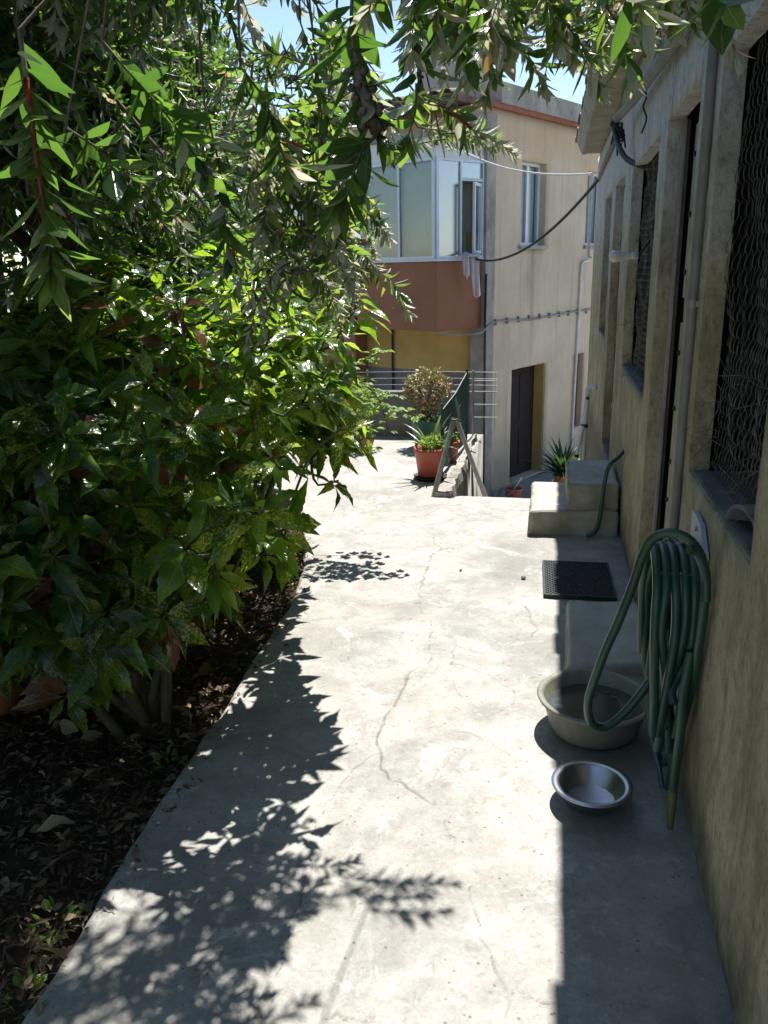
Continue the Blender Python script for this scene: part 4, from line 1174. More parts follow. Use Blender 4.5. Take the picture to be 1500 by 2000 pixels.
# ------------------------------------------------------------------ pots and plants
STRAP = [leaf_template(7, .085, 0, .5, d_, .35, 0, s) for d_, s in ((.25, 1), (.5, 2), (.75, 3))]
SMALL = [leaf_template(3, .55, 0, .3, .1, .5, 0, s) for s in (1, 2)]
def pot(root, r, h, m, taper=.74, rim=True, soil=True):
    pr_ = [(.0,.004),(r*taper,.0),(r*.955,h-.035),(r*.96,h-.034)]
    pr_ += [(r*1.02,h-.03),(r*1.03,h),(r*.95,h)] if rim else [(r,h),(r*.95,h)]
    pr_ += [(r*.9,h-.03)]
    MB().lathe(pr_, (0,0,0), 32).build('pot', m, root)
    MB().lathe([(.0005,h-.026),(r*.5,h-.022),(r*.93,h-.03)], (0,0,0), 20).build('compost', M['compost'], root)
def strap_plant(root, n, L, z, spread, base, mat, lim=60, tilt=(.2, 1.0)):
    lv = Leaves()
    for k in range(n):
        a = k*2.4+rnd.uniform(-.3,.3); e = rnd.uniform(*tilt)
        d_ = Vector((math.cos(a)*math.sin(e), math.sin(a)*math.sin(e), math.cos(e)))
        up = Vector((-math.cos(a)*math.cos(e), -math.sin(a)*math.cos(e), math.sin(e)))
        lv.add(Vector(base)+Vector((math.cos(a)*spread*rnd.random(), math.sin(a)*spread*rnd.random(), z)), d_, up, L*rnd.uniform(.6,1.15), rnd.random(), rnd.uniform(.8,1.3))
    make_leaves(lv, STRAP, mat, root, lim, 'leaf', 'foliage', base)
def bushy(root, n, c, rr, L, base, mat, lim=0, temps=SMALL, hi=1.0):
    lv = Leaves()
    for k in range(n):
        d_ = rdir(-.8, 1); f_ = rnd.uniform(.45, 1)**.5
        f_ *= .85+.3*noise.noise(d_*2.3)
        p = Vector(c)+Vector((d_.x*rr[0]*f_, d_.y*rr[1]*f_, d_.z*rr[2]*f_))
        dd = (d_+rdir()*.9).normalized()
        lv.add(p, dd, rdir(0,1), L*rnd.uniform(.7,1.2), rnd.random()*hi)
    make_leaves(lv, temps, mat, root, lim, 'leaf', 'foliage', base)

b = (-.868, 5.97, .016)
t = empty('potted_plant', b); tag(t, 'pinkish red plastic pot of strap leaves standing in a dark saucer on the terrace', 'potted plant')
pot(t, .122, .225, M['pinkpot']); MB().lathe([(.0,-.004),(.105,-.004),(.125,.012),(.128,.02),(.118,.016),(.0,.006)], (0,0,-.010), 30).build('saucer', M['rubber'], t)
strap_plant(t, 20, .26, .21, .07, b, M['strap'], 20, (.1, .95)); bushy(t, 260, (b[0]+.02, b[1]-.01, .27), (.10,.10,.06), .032, b, M['vine'])
b = (-1.06, 7.12, .004)
t = empty('potted_plant', b); tag(t, 'green pot holding a round reddish jade bush by the net fence', 'potted plant')
pot(t, .15, .25, M['greenpot'])
jb = MB()
for k in range(9):
    a = k*.7; jb.tube(smooth_path([(0,0,.2),(.03*math.cos(a),.03*math.sin(a),.32),(.11*math.cos(a),.11*math.sin(a),.42+.02*(k%3)),(.17*math.cos(a+.3),.17*math.sin(a+.3),.50+.03*(k%4))], 3), [.022]*4+[.014]*3+[.008]*3, 6)
M['jadestem'] = plain('pink_brown_stem', (.30,.19,.15), (.2,.12,.09), 14, .8, .2); jb.build('stem', M['jadestem'], t)
bushy(t, 1500, (b[0], b[1], .52), (.225,.22,.18), .034, b, M['jade'], 60); bushy(t, 260, (b[0]-.02, b[1]-.06, .30), (.15,.12,.08), .034, b, M['jade'], 0, SMALL, .5)
b = (-.80, 6.55, .004)
t = empty('potted_plant', b); tag(t, 'small faded red pot half hidden behind the strap leaved pot', 'potted plant')
pot(t, .09, .17, M['pinkpot']); bushy(t, 120, (b[0], b[1], .2), (.08,.08,.06), .035, b, M['vine'])
b = (-1.74, 7.0, .004)
t = empty('potted_plant', b); tag(t, 'wide terracotta pot behind the right edge of the spotted shrub', 'potted plant')
pot(t, .15, .2, M['terracotta']); bushy(t, 420, (b[0]+.05, b[1], .40), (.25,.2,.2), .05, b, M['vine'], 30)
b = (-1.56, 6.82, .004)
t = empty('potted_plant', b); tag(t, 'little terracotta pot beside the wide one on the terrace', 'potted plant')
pot(t, .075, .12, M['terracotta']); bushy(t, 90, (b[0], b[1], .17), (.08,.08,.06), .04, b, M['vine'])
b = (.26, 13.75, ZG+.01)
t = empty('potted_plant', b); tag(t, 'dark arching strap leaved plant in terracotta beside the house wall', 'potted plant')
pot(t, .17, .36, M['terracotta']); strap_plant(t, 130, .60, .34, .09, b, M['darkstrap'], 130, (.1, 1.0))
b = (-.53, 13.0, ZG+.01)
t = empty('potted_plant', b); tag(t, 'small red pot with a white stick standing at the house doorway', 'potted plant')
pot(t, .15, .30, M['pinkpot']); MB().tube([(0,0,.25),(.13,0,.48)], .012, 6).build('stick', M['white'], t); strap_plant(t, 8, .2, .27, .05, b, M['strap'], 8)
b = (-.82, 12.6, ZG+.01)
t = empty('agave', b); tag(t, 'blue grey spiky plant at the foot of the house corner', 'plant')
strap_plant(t, 60, .42, .05, .14, b, M['blueleaf'], 60, (.1, 1.2)); MB().lathe([(.0,.2),(.1,.15),(.16,0)], (0,0,0), 12).build('heart', M['stem'], t)
b = (-2.02, 2.42, -.05)
t = empty('potted_plant', b); tag(t, 'old terracotta pot under the shrub at the left edge of the garden bed', 'potted plant')
pot(t, .10, .15, M['terracotta']); strap_plant(t, 8, .15, .12, .04, b, M['strap'], 8)

# ------------------------------------------------------------------ aucuba shrubs
AUC = [leaf_template(14, w_, .085, fo_, dr_, .45, wv_, s) for dr_, s, w_, fo_, wv_ in ((.10, 1, .42, .28, .05), (.22, 2, .38, .35, .03), (.42, 3, .36, .55, .10), (.16, 4, .46, .18, .08), (.05, 5, .42, .28, .04), (.65, 6, .40, .45, .06))]
def auc_lim(p):
    return -1.20+.56*min(1, max(0, (p.z-.36)/.55))+.11*min(1, max(0, (p.z-.85)/.2))-.46*min(1, max(0, (p.y-2.80)/.5))

def aucuba(base, ells, nper, label, limit, seed, fill=260):
    global rnd
    rnd = random.Random(seed)
    root = empty('spotted_laurel', base); tag(root, label, 'shrub', 'spotted laurel shrubs beside the path')
    B = Vector(base)
    lv = Leaves()
    tips = []
    for (c, rr, n) in [(e[0], e[1], nper*e[2]) for e in ells]:
        c = Vector(c)
        for k in range(int(n)):
            d_ = rdir(-.85, 1.0)
            f_ = rnd.uniform(.62, 1.03)*(1+.16*noise.noise(d_*2.1+c))
            p = c+Vector((d_.x*rr[0], d_.y*rr[1], d_.z*rr[2]))*f_
            if p.z < .14 or p.x > auc_lim(p): continue
            inside = any((Vector(((p.x-e[0][0])/e[1][0], (p.y-e[0][1])/e[1][1], (p.z-e[0][2])/e[1][2]))).length < .55 for e in ells)
            if inside: continue
            o_ = Vector((d_.x/rr[0], d_.y/rr[1], d_.z/rr[2])).normalized()
            ax = (o_*.55+Vector((0, 0, .75))+rdir()*.25).normalized()
            tips.append((p, ax, d_))
            low = max(0.0, -d_.z)
            nl = rnd.randint(6, 9)
            a0 = rnd.uniform(0, 6)
            e1 = ax.orthogonal().normalized(); e2 = ax.cross(e1)
            for j in range(nl):
                a = a0+j*2.4
                ring = j/nl
                e = math.radians(82-50*ring**1.5)+rnd.uniform(-.2, .2)
                rad = e1*math.cos(a)+e2*math.sin(a)
                dl_ = ax*math.cos(e)+rad*math.sin(e)+Vector((0, 0, -rnd.uniform(.1, .5)-.35*low))
                up = ax*math.sin(e)-rad*math.cos(e)*.6+rdir()*.25
                L_ = rnd.choice([rnd.uniform(.08, .13), rnd.uniform(.12, .17), rnd.uniform(.14, .20)])*(1-.35*ring**2)
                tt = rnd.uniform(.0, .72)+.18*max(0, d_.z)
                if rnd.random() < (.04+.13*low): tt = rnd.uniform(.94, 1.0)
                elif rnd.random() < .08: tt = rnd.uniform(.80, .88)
                lv.add(p+rad*.012+ax*.02*ring, dl_, up, L_, min(tt, 1), rnd.uniform(.75, 1.05))
    for k in range(fill):
        e = rnd.choice(ells); d_ = rdir(); f_ = rnd.uniform(.1, .6)
        p = Vector(e[0])+Vector((d_.x*e[1][0], d_.y*e[1][1], d_.z*e[1][2]))*f_
        if p.z > .2 and p.x < auc_lim(p)-.1: lv.add(p, rdir(-1, .3), rdir(0, 1), rnd.uniform(.1, .15), rnd.choice([.1, .2, .3, .96]), .9)
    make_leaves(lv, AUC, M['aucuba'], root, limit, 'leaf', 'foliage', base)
    # stems: a clump of stout canes with side shoots to the whorls
    canes = []
    for k in range(11):
        e = rnd.choice(ells); a = k*2.4
        s0 = Vector((math.cos(a)*.09*rnd.random(), math.sin(a)*.12*rnd.random(), -.03))
        top = Vector(e[0])-B+Vector((rnd.uniform(-.45,.45)*e[1][0]*1.2, rnd.uniform(-.5,.5)*e[1][1]*1.2, rnd.uniform(0,.5)*e[1][2]))
        mid = s0.lerp(top, .5)+Vector((rnd.uniform(-.06,.06), rnd.uniform(-.06,.06), -.08))
        pts_ = smooth_path([s0, mid, top], 7)
        rr_ = [.022*(1-.6*i/len(pts_)) for i in range(len(pts_))]
        mb = MB(); mb.tube(pts_, rr_, 8)
        mb.build('stem', M['bark'] if k % 3 == 0 else M['stem'], root)
        canes += pts_[5:]
    tw_ = MB()
    cen = sum(((Vector(e[0])-B) for e in ells), Vector())/len(ells)
    nd = list(canes)
    for (p, ax, d_) in sorted(tips, key=lambda t_: (t_[0]-B-cen).length):
        q_ = p-B; c_ = min(nd, key=lambda z_: (z_-q_).length+max(0, z_.z-q_.z)*1.5)
        m1 = c_.lerp(q_, .35)+rdir()*.03+Vector((0, 0, -.02)); m2 = c_.lerp(q_, .7)+rdir()*.02-ax*.04
        tw_.tube(smooth_path([c_, m1, m2, q_+ax*.03], 2), [.0065, .006, .0055, .005, .0045, .004, .0035], 5, 0, False)
        nd.append(q_-ax*.03)
    o = tw_.build('shoots', M['stem'], root); o['kind'] = 'stuff'
    return root
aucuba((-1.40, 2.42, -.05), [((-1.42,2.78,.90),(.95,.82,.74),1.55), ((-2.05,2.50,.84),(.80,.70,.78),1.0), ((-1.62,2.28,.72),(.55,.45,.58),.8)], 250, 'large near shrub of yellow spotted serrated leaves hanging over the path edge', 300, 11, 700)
aucuba((-1.75, 3.95, -.05), [((-1.52,3.75,.80),(.52,.70,.68),1.0), ((-1.95,4.4,.85),(.60,.70,.80),1.0)], 190, 'smaller spotted laurel behind the large one further along the kerb', 300, 12, 300)

# ------------------------------------------------------------------ bottlebrush tree
rnd = random.Random(21)
TB = Vector((-2.45, 3.7, -.06))
tree = empty('bottlebrush_tree', TB)
tag(tree, 'bottlebrush tree with drooping narrow leaved branches and faded red flowers overhead', 'tree')
BOT = [leaf_template(5, w_, 0, f_, d_, .5, 0, s) for w_, f_, d_, s in ((.24,.35,.05,1), (.28,.25,.12,2), (.31,.4,-.06,3), (.26,.15,.2,4))]
lvs = Leaves(); twg = MB()
def twig(pts, L=.068, space=.011, silver=.2, bare=.15, r=.0026, dark=0.0, wscale=1.0):
    P_ = smooth_path(pts, 4)
    twg.tube([p-TB for p in P_], [r*(1-.6*i/len(P_)) for i in range(len(P_))], 4, 0, False)
    cum = [0]
    for a, b_ in zip(P_, P_[1:]): cum.append(cum[-1]+(b_-a).length)
    tot = cum[-1]; s = bare*tot; k = rnd.randint(0, 9)
    while s < tot:
        i = max(j for j in range(len(cum)) if cum[j] <= s); i = min(i, len(P_)-2)
        f_ = (s-cum[i])/max(cum[i+1]-cum[i], 1e-6); p = P_[i].lerp(P_[i+1], f_)
        tg = (P_[i+1]-P_[i]).normalized(); e1 = tg.orthogonal().normalized(); e2 = tg.cross(e1)
        a = k*2.399+rnd.uniform(-.3,.3); rad = e1*math.cos(a)+e2*math.sin(a)
        near = s/tot
        e = math.radians(rnd.uniform(42, 78)-22*max(0, near-.7)/.3)
        dl_ = tg*math.cos(e)+rad*math.sin(e)+Vector((0,0,-.12))
        up = tg*math.sin(e)-rad*math.cos(e)+rdir()*.45
        tip = near > .84
        if tip and rnd.random() < silver*1.6: tt = rnd.uniform(.80, .95)
        elif rnd.random() < (silver*.30 if silver < 1 else .62): tt = rnd.uniform(.76, .9)
        elif rnd.random() < .03: tt = rnd.uniform(.96, 1)
        else: tt = max(0, rnd.uniform(.02, .66)-dark)
        lvs.add(p, dl_, up, L*rnd.uniform(.72, 1.2)*(.72 if tip else 1), tt, wscale*rnd.uniform(.85,1.15))
        s += space*rnd.uniform(.7, 1.3); k += 1
    tg = (P_[-1]-P_[-2]).normalized(); e1 = tg.orthogonal().normalized(); e2 = tg.cross(e1)
    for j in range(6):
        a = j*1.1; rad = e1*math.cos(a)+e2*math.sin(a); e = rnd.uniform(.2, .7)
        lvs.add(P_[-1], tg*math.cos(e)+rad*math.sin(e), tg*math.sin(e)-rad*math.cos(e), L*rnd.uniform(.45,.8), rnd.uniform(.78,.95) if rnd.random() < silver*2 else rnd.uniform(.4,.72), wscale)

def spike(p, q_, kind, r=.012):
    """flower spike or the woody capsules left on an old one, along p -> q_"""
    p, q_ = Vector(p), Vector(q_); ax = (q_-p); L_ = ax.length; ax.normalize(); e1 = ax.orthogonal().normalized(); e2 = ax.cross(e1)
    mb = MB()
    if kind == 'capsule':
        mb.tube([p-TB, q_-TB], r*.45, 6, 0, True)
        n = int(L_/.0045)
        for k in range(n):
            c = p+ax*(k/n*L_); a = k*2.4; rad = e1*math.cos(a)+e2*math.sin(a)
            c = c+rad*r*.72-TB; s = r*.38
            vs_ = [c+e1*s, c+e2*s, c-e1*s, c-e2*s, c+ax*s, c-ax*s]
            mb.add(vs_, [(0,1,4),(1,2,4),(2,3,4),(3,0,4),(1,0,5),(2,1,5),(3,2,5),(0,3,5)], 0, True)
        o = mb.build('seed_spike', M['capsule'], tree)
    else:
        mb.tube([p-TB, q_-TB], .003, 5, 0, True)
        n = int(L_/.0007)
        for k in range(n):
            c = p+ax*(rnd.random()*L_)-TB; a = rnd.uniform(0, 6.28); rad = (e1*math.cos(a)+e2*math.sin(a)+ax*rnd.uniform(-.1,.5)).normalized()
            ln = r*rnd.uniform(.7,1.3); s_ = rad.cross(ax).normalized()*.0005
            mb.add([c-s_, c+s_, c+rad*ln+Vector((0,0,-.25*ln))], [(0,1,2)], 0)
        o = mb.build('flower_spike', M['stamen'] if kind == 'red' else M['rustystamen'], tree)
    return o

trk = MB(); P_ = smooth_path([TB-TB, Vector((.02,.03,.5)), Vector((.10,-.05,1.1)), Vector((.18,-.1,1.6))], 6)
trk.tube(P_, [.085*(1-.35*i/len(P_)) for i in range(len(P_))], 12); trk.build('trunk', M['bark'], tree)
fork = TB+Vector((.18,-.1,1.6))
limbs = []
for end, up in (((-1.15,2.55,2.75), .35), ((-1.3,3.6,2.85), .3), ((-1.9,2.0,2.8), .3), ((-3.1,2.6,2.7), .2), ((-2.2,4.6,3.1), .3), ((-1.75,4.9,2.5), .3), ((-3.3,4.2,2.9), .2), ((-1.9,3.2,3.5), .2), ((-1.0,1.75,2.62), .6)):
    e = Vector(end); m1 = fork.lerp(e, .35)+Vector((0,0,up*.6)); m2 = fork.lerp(e, .7)+Vector((0,0,up*.8))
    P_ = smooth_path([fork, m1, m2, e], 7)
    mb = MB(); mb.tube([p-TB for p in P_], [.042*(1-.72*i/len(P_)) for i in range(len(P_))], 8); mb.build('branch', M['bark'], tree)
    limbs += P_[6:]
# a limb reaching over the path just above the view
over = smooth_path([limbs[-1], (-.80,1.62,2.58), (-.62,1.50,2.47), (-.40,1.55,2.46), (-.2,1.41,2.36), (.0,1.43,2.35), (.22,1.2,2.22)], 5)
mb = MB(); mb.tube([Vector(p)-TB for p in over], [.013*(1-.6*i/len(over)) for i in range(len(over))], 7); mb.build('branch', M['bark'], tree)

def allowed(p, m=0.0):
    lim = -.215*p.y-.04 if p.y < 2.6 else -1.22-.10*(p.y-2.6)
    return p.x < lim+m
brs = MB()
nodes = list(limbs)+[Vector(v_) for v_ in over]
ncl = 0
while ncl < 340:
    d_ = rdir(); f_ = rnd.random()**(1/2.2)
    c = Vector((-1.95, 3.15, 2.38))+Vector((d_.x*1.5, d_.y*1.75, d_.z*.98))*f_
    if not allowed(c, -.12) or c.z < 1.62: continue
    if c.y > 2.6 and rnd.random() < .35: continue
    ncl += 1
    s = min(limbs, key=lambda z_: (z_-c).length)
    P_ = smooth_path([s, s.lerp(c, .5)+Vector((rnd.uniform(-.1,.1), rnd.uniform(-.1,.1), .12)), c], 5)
    brs.tube([p-TB for p in P_], [.009*(1-.5*i/len(P_)) for i in range(len(P_))], 5, 0, False); nodes += P_[3:]
    for k in range(8):
        p0 = P_[rnd.randint(4, len(P_)-1)]
        h = rdir(-.6, .8); ln = rnd.uniform(.18, .38)
        p1 = p0+h*ln*.45; dr_ = rnd.uniform(.2, 1.0); p2 = p1+(h*.65+Vector((0,0,-.6*dr_)))*ln*.4; p3 = p2+(h*.4+Vector((0,0,-.9*dr_)))*ln*.3
        if not allowed(p3, .05) or not allowed(p1, .05): continue
        twig([p0, p1, p2, p3], rnd.uniform(.058,.082), .0112, rnd.choice([.15,.3,.5,.9]) if p0.x > -1.5 else .25)  # silver share raised on the path side to imitate sunlit leaves
        if rnd.random() < .075: spike(p1, p1.lerp(p2, .9), rnd.choice(['faded', 'faded', 'red', 'capsule', 'capsule']), .013)
# new growth on the crown edge, tinted paler to look sunlit
n_ = 0
while n_ < 74:
    y = rnd.uniform(2.0, 2.62); x = -y*rnd.uniform(.25, .34); z = 1.55+y*rnd.uniform(-.01, .23)
    p0 = Vector((x, y, z))
    if x > -.26*y and z > 1.62 and z < 1.55+.12*y and rnd.random() < .75: continue
    n_ += 1
    s = min(nodes, key=lambda z_: (z_-p0).length); nodes.append(p0)
    brs.tube([q_-TB for q_ in smooth_path([s, s.lerp(p0,.3)+rdir()*.03, s.lerp(p0, .7)+rdir()*.03, p0], 4)], .0026, 4, 0, False)
    h = rdir(-.4, .4); ln = rnd.uniform(.16, .28)
    twig([p0, p0+h*ln*.4, p0+h*ln*.7+Vector((0,0,-.2*ln)), p0+h*ln*.85+Vector((0,0,-.5*ln))], rnd.uniform(.048,.066), .0075, rnd.choice([.4,.9,1.0]), .05, .0024, -.1)
    if rnd.random() < .12: spike(p0, p0+h*ln*.4, rnd.choice(['faded','red','capsule']), .012)
# unseen crown beside the camera, added to keep sky light off shrub and soil
for k in range(150):
    p0 = Vector((rnd.uniform(-3.2, -1.1), rnd.uniform(-.4, 1.75), rnd.uniform(2.35, 3.1)))
    s = min(nodes, key=lambda z_: (z_-p0).length); nodes.append(p0)
    brs.tube([q_-TB for q_ in smooth_path([s, s.lerp(p0,.35)+rdir()*.06+Vector((0,0,.1)), s.lerp(p0, .7)+rdir()*.06+Vector((0,0,.08)), p0], 4)], .004, 4, 0, False)
    h = rdir(-.3, .4); ln = rnd.uniform(.25, .4)
    twig([p0, p0+h*ln*.5, p0+h*ln*.85+Vector((0,0,-.08)), p0+h*ln+Vector((0,0,-.15))], .075, .012, .3)
# sparse cover above the frame that dapples the near path
n_ = 0
while n_ < 120:
    p0 = Vector((rnd.uniform(-1.75, -.18), rnd.uniform(1.75, 2.75), rnd.uniform(2.48, 2.8)))
    if p0.x > -.62 and rnd.random() < .7: continue
    if p0.y > 2.35 and p0.x > -.55: continue
    n_ += 1
    h = rdir(-.3, .2); ln = rnd.uniform(.22, .36)
    s = min(nodes, key=lambda z_: (z_-p0).length); nodes.append(p0)
    brs.tube([q_-TB for q_ in smooth_path([s]+[s.lerp(p0, f_)+rdir()*.05 for f_ in (.25,.5,.75)]+[p0], 4)], .0022, 4, 0, False)
    twig([p0, p0+h*ln*.5, p0+h*ln*.85+Vector((0,0,-.08)), p0+h*ln+Vector((0,0,-.15))], .066, .013, .3)
# hanging sprays in front of the view
SP = {'A':([(-0.285,1.250,1.920),(-0.282,1.220,1.857),(-0.270,1.200,1.796),(-0.252,1.180,1.741),(-0.239,1.170,1.719)], 0),
'A2':([(-0.239,1.170,1.719),(-0.258,1.150,1.694),(-0.275,1.130,1.640)], 2),
'B':([(-0.254,1.600,2.007),(-0.250,1.600,1.944),(-0.246,1.600,1.896),(-0.250,1.600,1.855)], 0),
'C':([(-0.164,1.350,1.938),(-0.164,1.350,1.899),(-0.157,1.350,1.872),(-0.150,1.350,1.855)], 0),
'E':([(-0.251,1.500,1.841),(-0.225,1.500,1.812),(-0.181,1.500,1.798),(-0.143,1.500,1.765)], 1),
'E2':([(-0.222,1.400,1.822),(-0.224,1.400,1.783),(-0.235,1.400,1.750)], 2),
'F':([(-0.436,2.600,1.889),(-0.329,2.600,1.902),(-0.225,2.600,1.898),(-0.135,2.600,1.855)], 3),
'F2':([(-0.331,2.500,1.902),(-0.230,2.500,1.901),(-0.144,2.500,1.857)], 3),
'F3':([(-0.40,2.55,1.93),(-0.30,2.55,1.91),(-0.20,2.55,1.875)], 3),
'G':([(-0.615,2.300,1.674),(-0.545,2.300,1.619),(-0.489,2.300,1.551)], 3),
'G2':([(-0.610,2.400,1.720),(-0.522,2.400,1.689),(-0.479,2.400,1.647)], 3),
'G3':([(-0.591,2.200,1.618),(-0.558,2.200,1.553),(-0.526,2.200,1.486)], 3),
'H1':([(-0.116,1.500,1.969),(-0.082,1.500,1.909),(-0.048,1.500,1.862),(-0.031,1.500,1.828)], 1),
'H2':([(-0.038,1.300,1.909),(0.005,1.300,1.862),(0.035,1.300,1.822),(0.050,1.300,1.789)], 1),
'H3':([(0.032,1.100,1.854),(0.050,1.100,1.827),(0.066,1.100,1.799),(0.077,1.100,1.761)], 1),
'H4':([(-0.187,1.700,2.021),(-0.149,1.700,1.961),(-0.129,1.700,1.900),(-0.138,1.700,1.858)], 1),
'H5':([(0.050,0.900,1.806),(0.058,0.90,1.790),(0.068,0.90,1.778)], 2),
'H6':([(-0.106,1.900,2.087),(-0.044,1.900,2.037),(0.008,1.900,1.997),(0.040,1.900,1.967)], 3),
'H7':([(-0.20,1.95,2.12),(-0.15,1.95,2.06),(-0.10,1.95,2.00),(-0.07,1.95,1.96)], 3),
'H8':([(-0.05,1.75,2.04),(-0.02,1.75,1.99),(0.01,1.75,1.95),(0.02,1.75,1.92)], 3),
'H9':([(-0.12,1.25,1.90),(-0.10,1.25,1.87),(-0.085,1.25,1.84)], 2),
'H10':([(0.08,1.35,1.96),(0.095,1.35,1.91),(0.10,1.35,1.87)], 1),
'I':([(-0.639,1.000,1.830),(-0.625,0.980,1.748),(-0.613,0.960,1.671),(-0.605,0.950,1.595),(-0.605,0.950,1.585)], 0),
'I2':([(-0.605,0.950,1.60),(-0.603,.945,1.575),(-0.60,.94,1.555)], 4),
'J':([(-0.582,1.600,1.908),(-0.537,1.600,1.846),(-0.512,1.600,1.766),(-0.504,1.600,1.730)], 2),
'K':([(-0.800,1.500,1.943),(-0.748,1.500,1.882),(-0.687,1.500,1.813),(-0.627,1.500,1.725)], 2),
'L':([(-0.740,1.800,1.890),(-0.717,1.800,1.759),(-0.715,1.800,1.633),(-0.708,1.800,1.579)], 2),
'M':([(-0.831,1.400,1.789),(-0.769,1.400,1.746),(-0.730,1.400,1.678)], 2),
'N':([(0.150,1.000,1.835),(0.155,1.000,1.815),(0.158,1.000,1.806)], 2),
'Q':([(-.42,1.7,2.02),(-.40,1.7,1.95),(-.39,1.7,1.88)], 1),
'R':([(-.55,1.9,2.05),(-.52,1.9,1.96),(-.50,1.9,1.88),(-.49,1.9,1.82)], 1)}
anch = limbs+[Vector(v_) for v_ in over]
for k, (pts, ty) in SP.items():
    p0 = Vector(pts[0])
    if k not in ('A2', 'I2', 'E', 'E2'):
        s = min(anch, key=lambda z_: (z_-p0).length+max(0, p0.z+.08-z_.z)*3)
        mdp = s.lerp(p0, .6)+Vector((0, 0, .03))
        brs.tube([q_-TB for q_ in smooth_path([s, s.lerp(p0,.3)+rdir()*.04, mdp, p0], 5)], .0024, 5, 0, False)
    if ty == 0: twig(pts, .075, .009, .05, .05, .0032, .25, 1.2)
    elif ty == 1: twig(pts, .056, .0058, .45, .05, .0022, -.12, 1.1)  # negative tint shift lightens the leaves so the spray looks sunlit
    elif ty == 2: twig(pts, .082, .0085, .10, .1, .0028, .12, 1.3)
    elif ty == 3: twig(pts, .055, .0042, 1.0, .03, .0026)  # mostly silver tint, painting these clusters as sunlit
    else: twig(pts, .085, .006, .2, .1, .003, 0, 1.1)
for k in range(54):
    y = rnd.uniform(1.15, 2.15); x = y*rnd.uniform(-.15, .085); z = 1.575+.285*y+rnd.uniform(-.01, .05)
    p0 = Vector((x, y, z)); h = rdir(-.3, .3); ln = rnd.uniform(.12, .22)
    s = min(anch, key=lambda z_: (z_-p0).length+max(0, p0.z+.05-z_.z)*3)
    brs.tube([q_-TB for q_ in smooth_path([s, s.lerp(p0,.3)+rdir()*.04, s.lerp(p0, .6)+rdir()*.04, p0], 4)], .002, 5, 0, False)
    twig([p0, p0+h*ln*.35+Vector((0,0,-.02)), p0+h*ln*.6+Vector((0,0,-.35*ln)), p0+h*ln*.75+Vector((0,0,-.7*ln))], rnd.uniform(.042,.062), .0062, rnd.choice([.3,.6,1.0]), .05, .0022, -.15, 1.1)  # leaf colour lightened here to stand for sun shining through
spike((-0.270,1.200,1.80), (-0.240,1.170,1.722), 'capsule', .020)
spike((-0.274,1.206,1.83), (-0.262,1.19,1.77), 'capsule', .010)
spike((-0.250,1.600,1.950), (-0.248,1.600,1.862), 'capsule', .010)
spike((-0.164,1.350,1.925), (-0.157,1.350,1.872), 'capsule', .012)
spike((-0.157,1.350,1.876), (-0.149,1.350,1.853), 'red', .010)
spike((-0.125,1.5,2.0), (-0.118,1.5,1.955), 'capsule', .009)
spike((-0.2,1.5,1.80), (-0.165,1.5,1.785), 'faded', .012); spike((-0.168,1.5,1.787), (-0.145,1.5,1.767), 'red', .010)
spike((-0.622,.975,1.74), (-0.612,.958,1.665), 'faded', .022); spike((-0.628,.985,1.775), (-0.622,.975,1.745), 'red', .013); spike((-0.613,.96,1.67), (-0.606,.951,1.60), 'faded', .018)
spike((.093,1.1,1.80), (.094,1.1,1.775), 'red', .010)
spike((-.70,1.8,1.60), (-.695,1.8,1.54), 'faded', .018)
spike((-.585,1.85,1.82), (-.545,1.85,1.80), 'red', .016)
o = brs.build('branchlets', M['twig'], tree); o['kind'] = 'stuff'
o = twg.build('twigs', M['twig'], tree); o['kind'] = 'stuff'
make_leaves(lvs, BOT, M['bottle'], tree, 300, 'leaf', 'foliage', TB)

# ------------------------------------------------------------------ creeper, weeds, litter
rnd = random.Random(5)
b = (-1.52, 4.35, -.05)
cr_ = empty('creeper', b); tag(cr_, 'pale creeper shoots with small five fingered leaves reaching over the path from behind the shrub', 'creeper')
VL = [leaf_template(4, .5, 0, .25, .1, .45, 0, s) for s in (1, 2)]
lv = Leaves(); vs_b = MB()
for pts in ([(-1.3,4.3,.55),(-1.187,4.300,0.90),(-1.018,4.300,0.864),(-0.905,4.300,0.837),(-0.794,4.300,0.811),(-0.70,4.300,0.775)],
            [(-1.3,4.5,.75),(-1.180,4.500,0.947),(-1.089,4.500,1.019),(-0.999,4.500,1.061),(-0.90,4.500,1.109)],
            [(-1.25,4.4,.9),(-1.178,4.400,1.0),(-1.037,4.400,0.95),(-0.925,4.400,0.85),(-0.875,4.400,0.68)],
            [(-1.25,4.2,.7),(-1.12,4.2,.80),(-1.0,4.2,.74),(-.92,4.2,.62)], [(-1.25,4.5,.7),(-1.1,4.6,.9),(-.98,4.6,.86),(-.86,4.6,.84)]):
    P_ = smooth_path(pts, 5); vs_b.tube([p-Vector(b) for p in P_], .003, 5, 0, False)
    for i in range(5, len(P_)):
        for rep in range(2):
            p = P_[i]; h = rdir(-.2, .6)
            q_ = p+h*rnd.uniform(.02, .045)
            vs_b.tube([p-Vector(b), q_-Vector(b)], .0012, 3, 0, False)
            e1 = h.cross(Vector((0,0,1))); e1 = e1.normalized() if e1.length > .01 else Vector((1,0,0))
            for j in range(5):
                a = (j-2)*.62; dl_ = h*math.cos(a)+e1*math.sin(a)+Vector((0,0,-.35))
                lv.add(q_, dl_, Vector((0,0,1))+rdir()*.4, rnd.uniform(.03,.05)*(1-.14*abs(j-2)), rnd.random())
vs_b.tube([(0,0,0),(.08,-.02,.3),(.22,-.05,.62)], .008, 6)
vs_b.build('stem', M['stem'], cr_)
make_leaves(lv, VL, M['vine'], cr_, 200, 'leaf', 'foliage', b)
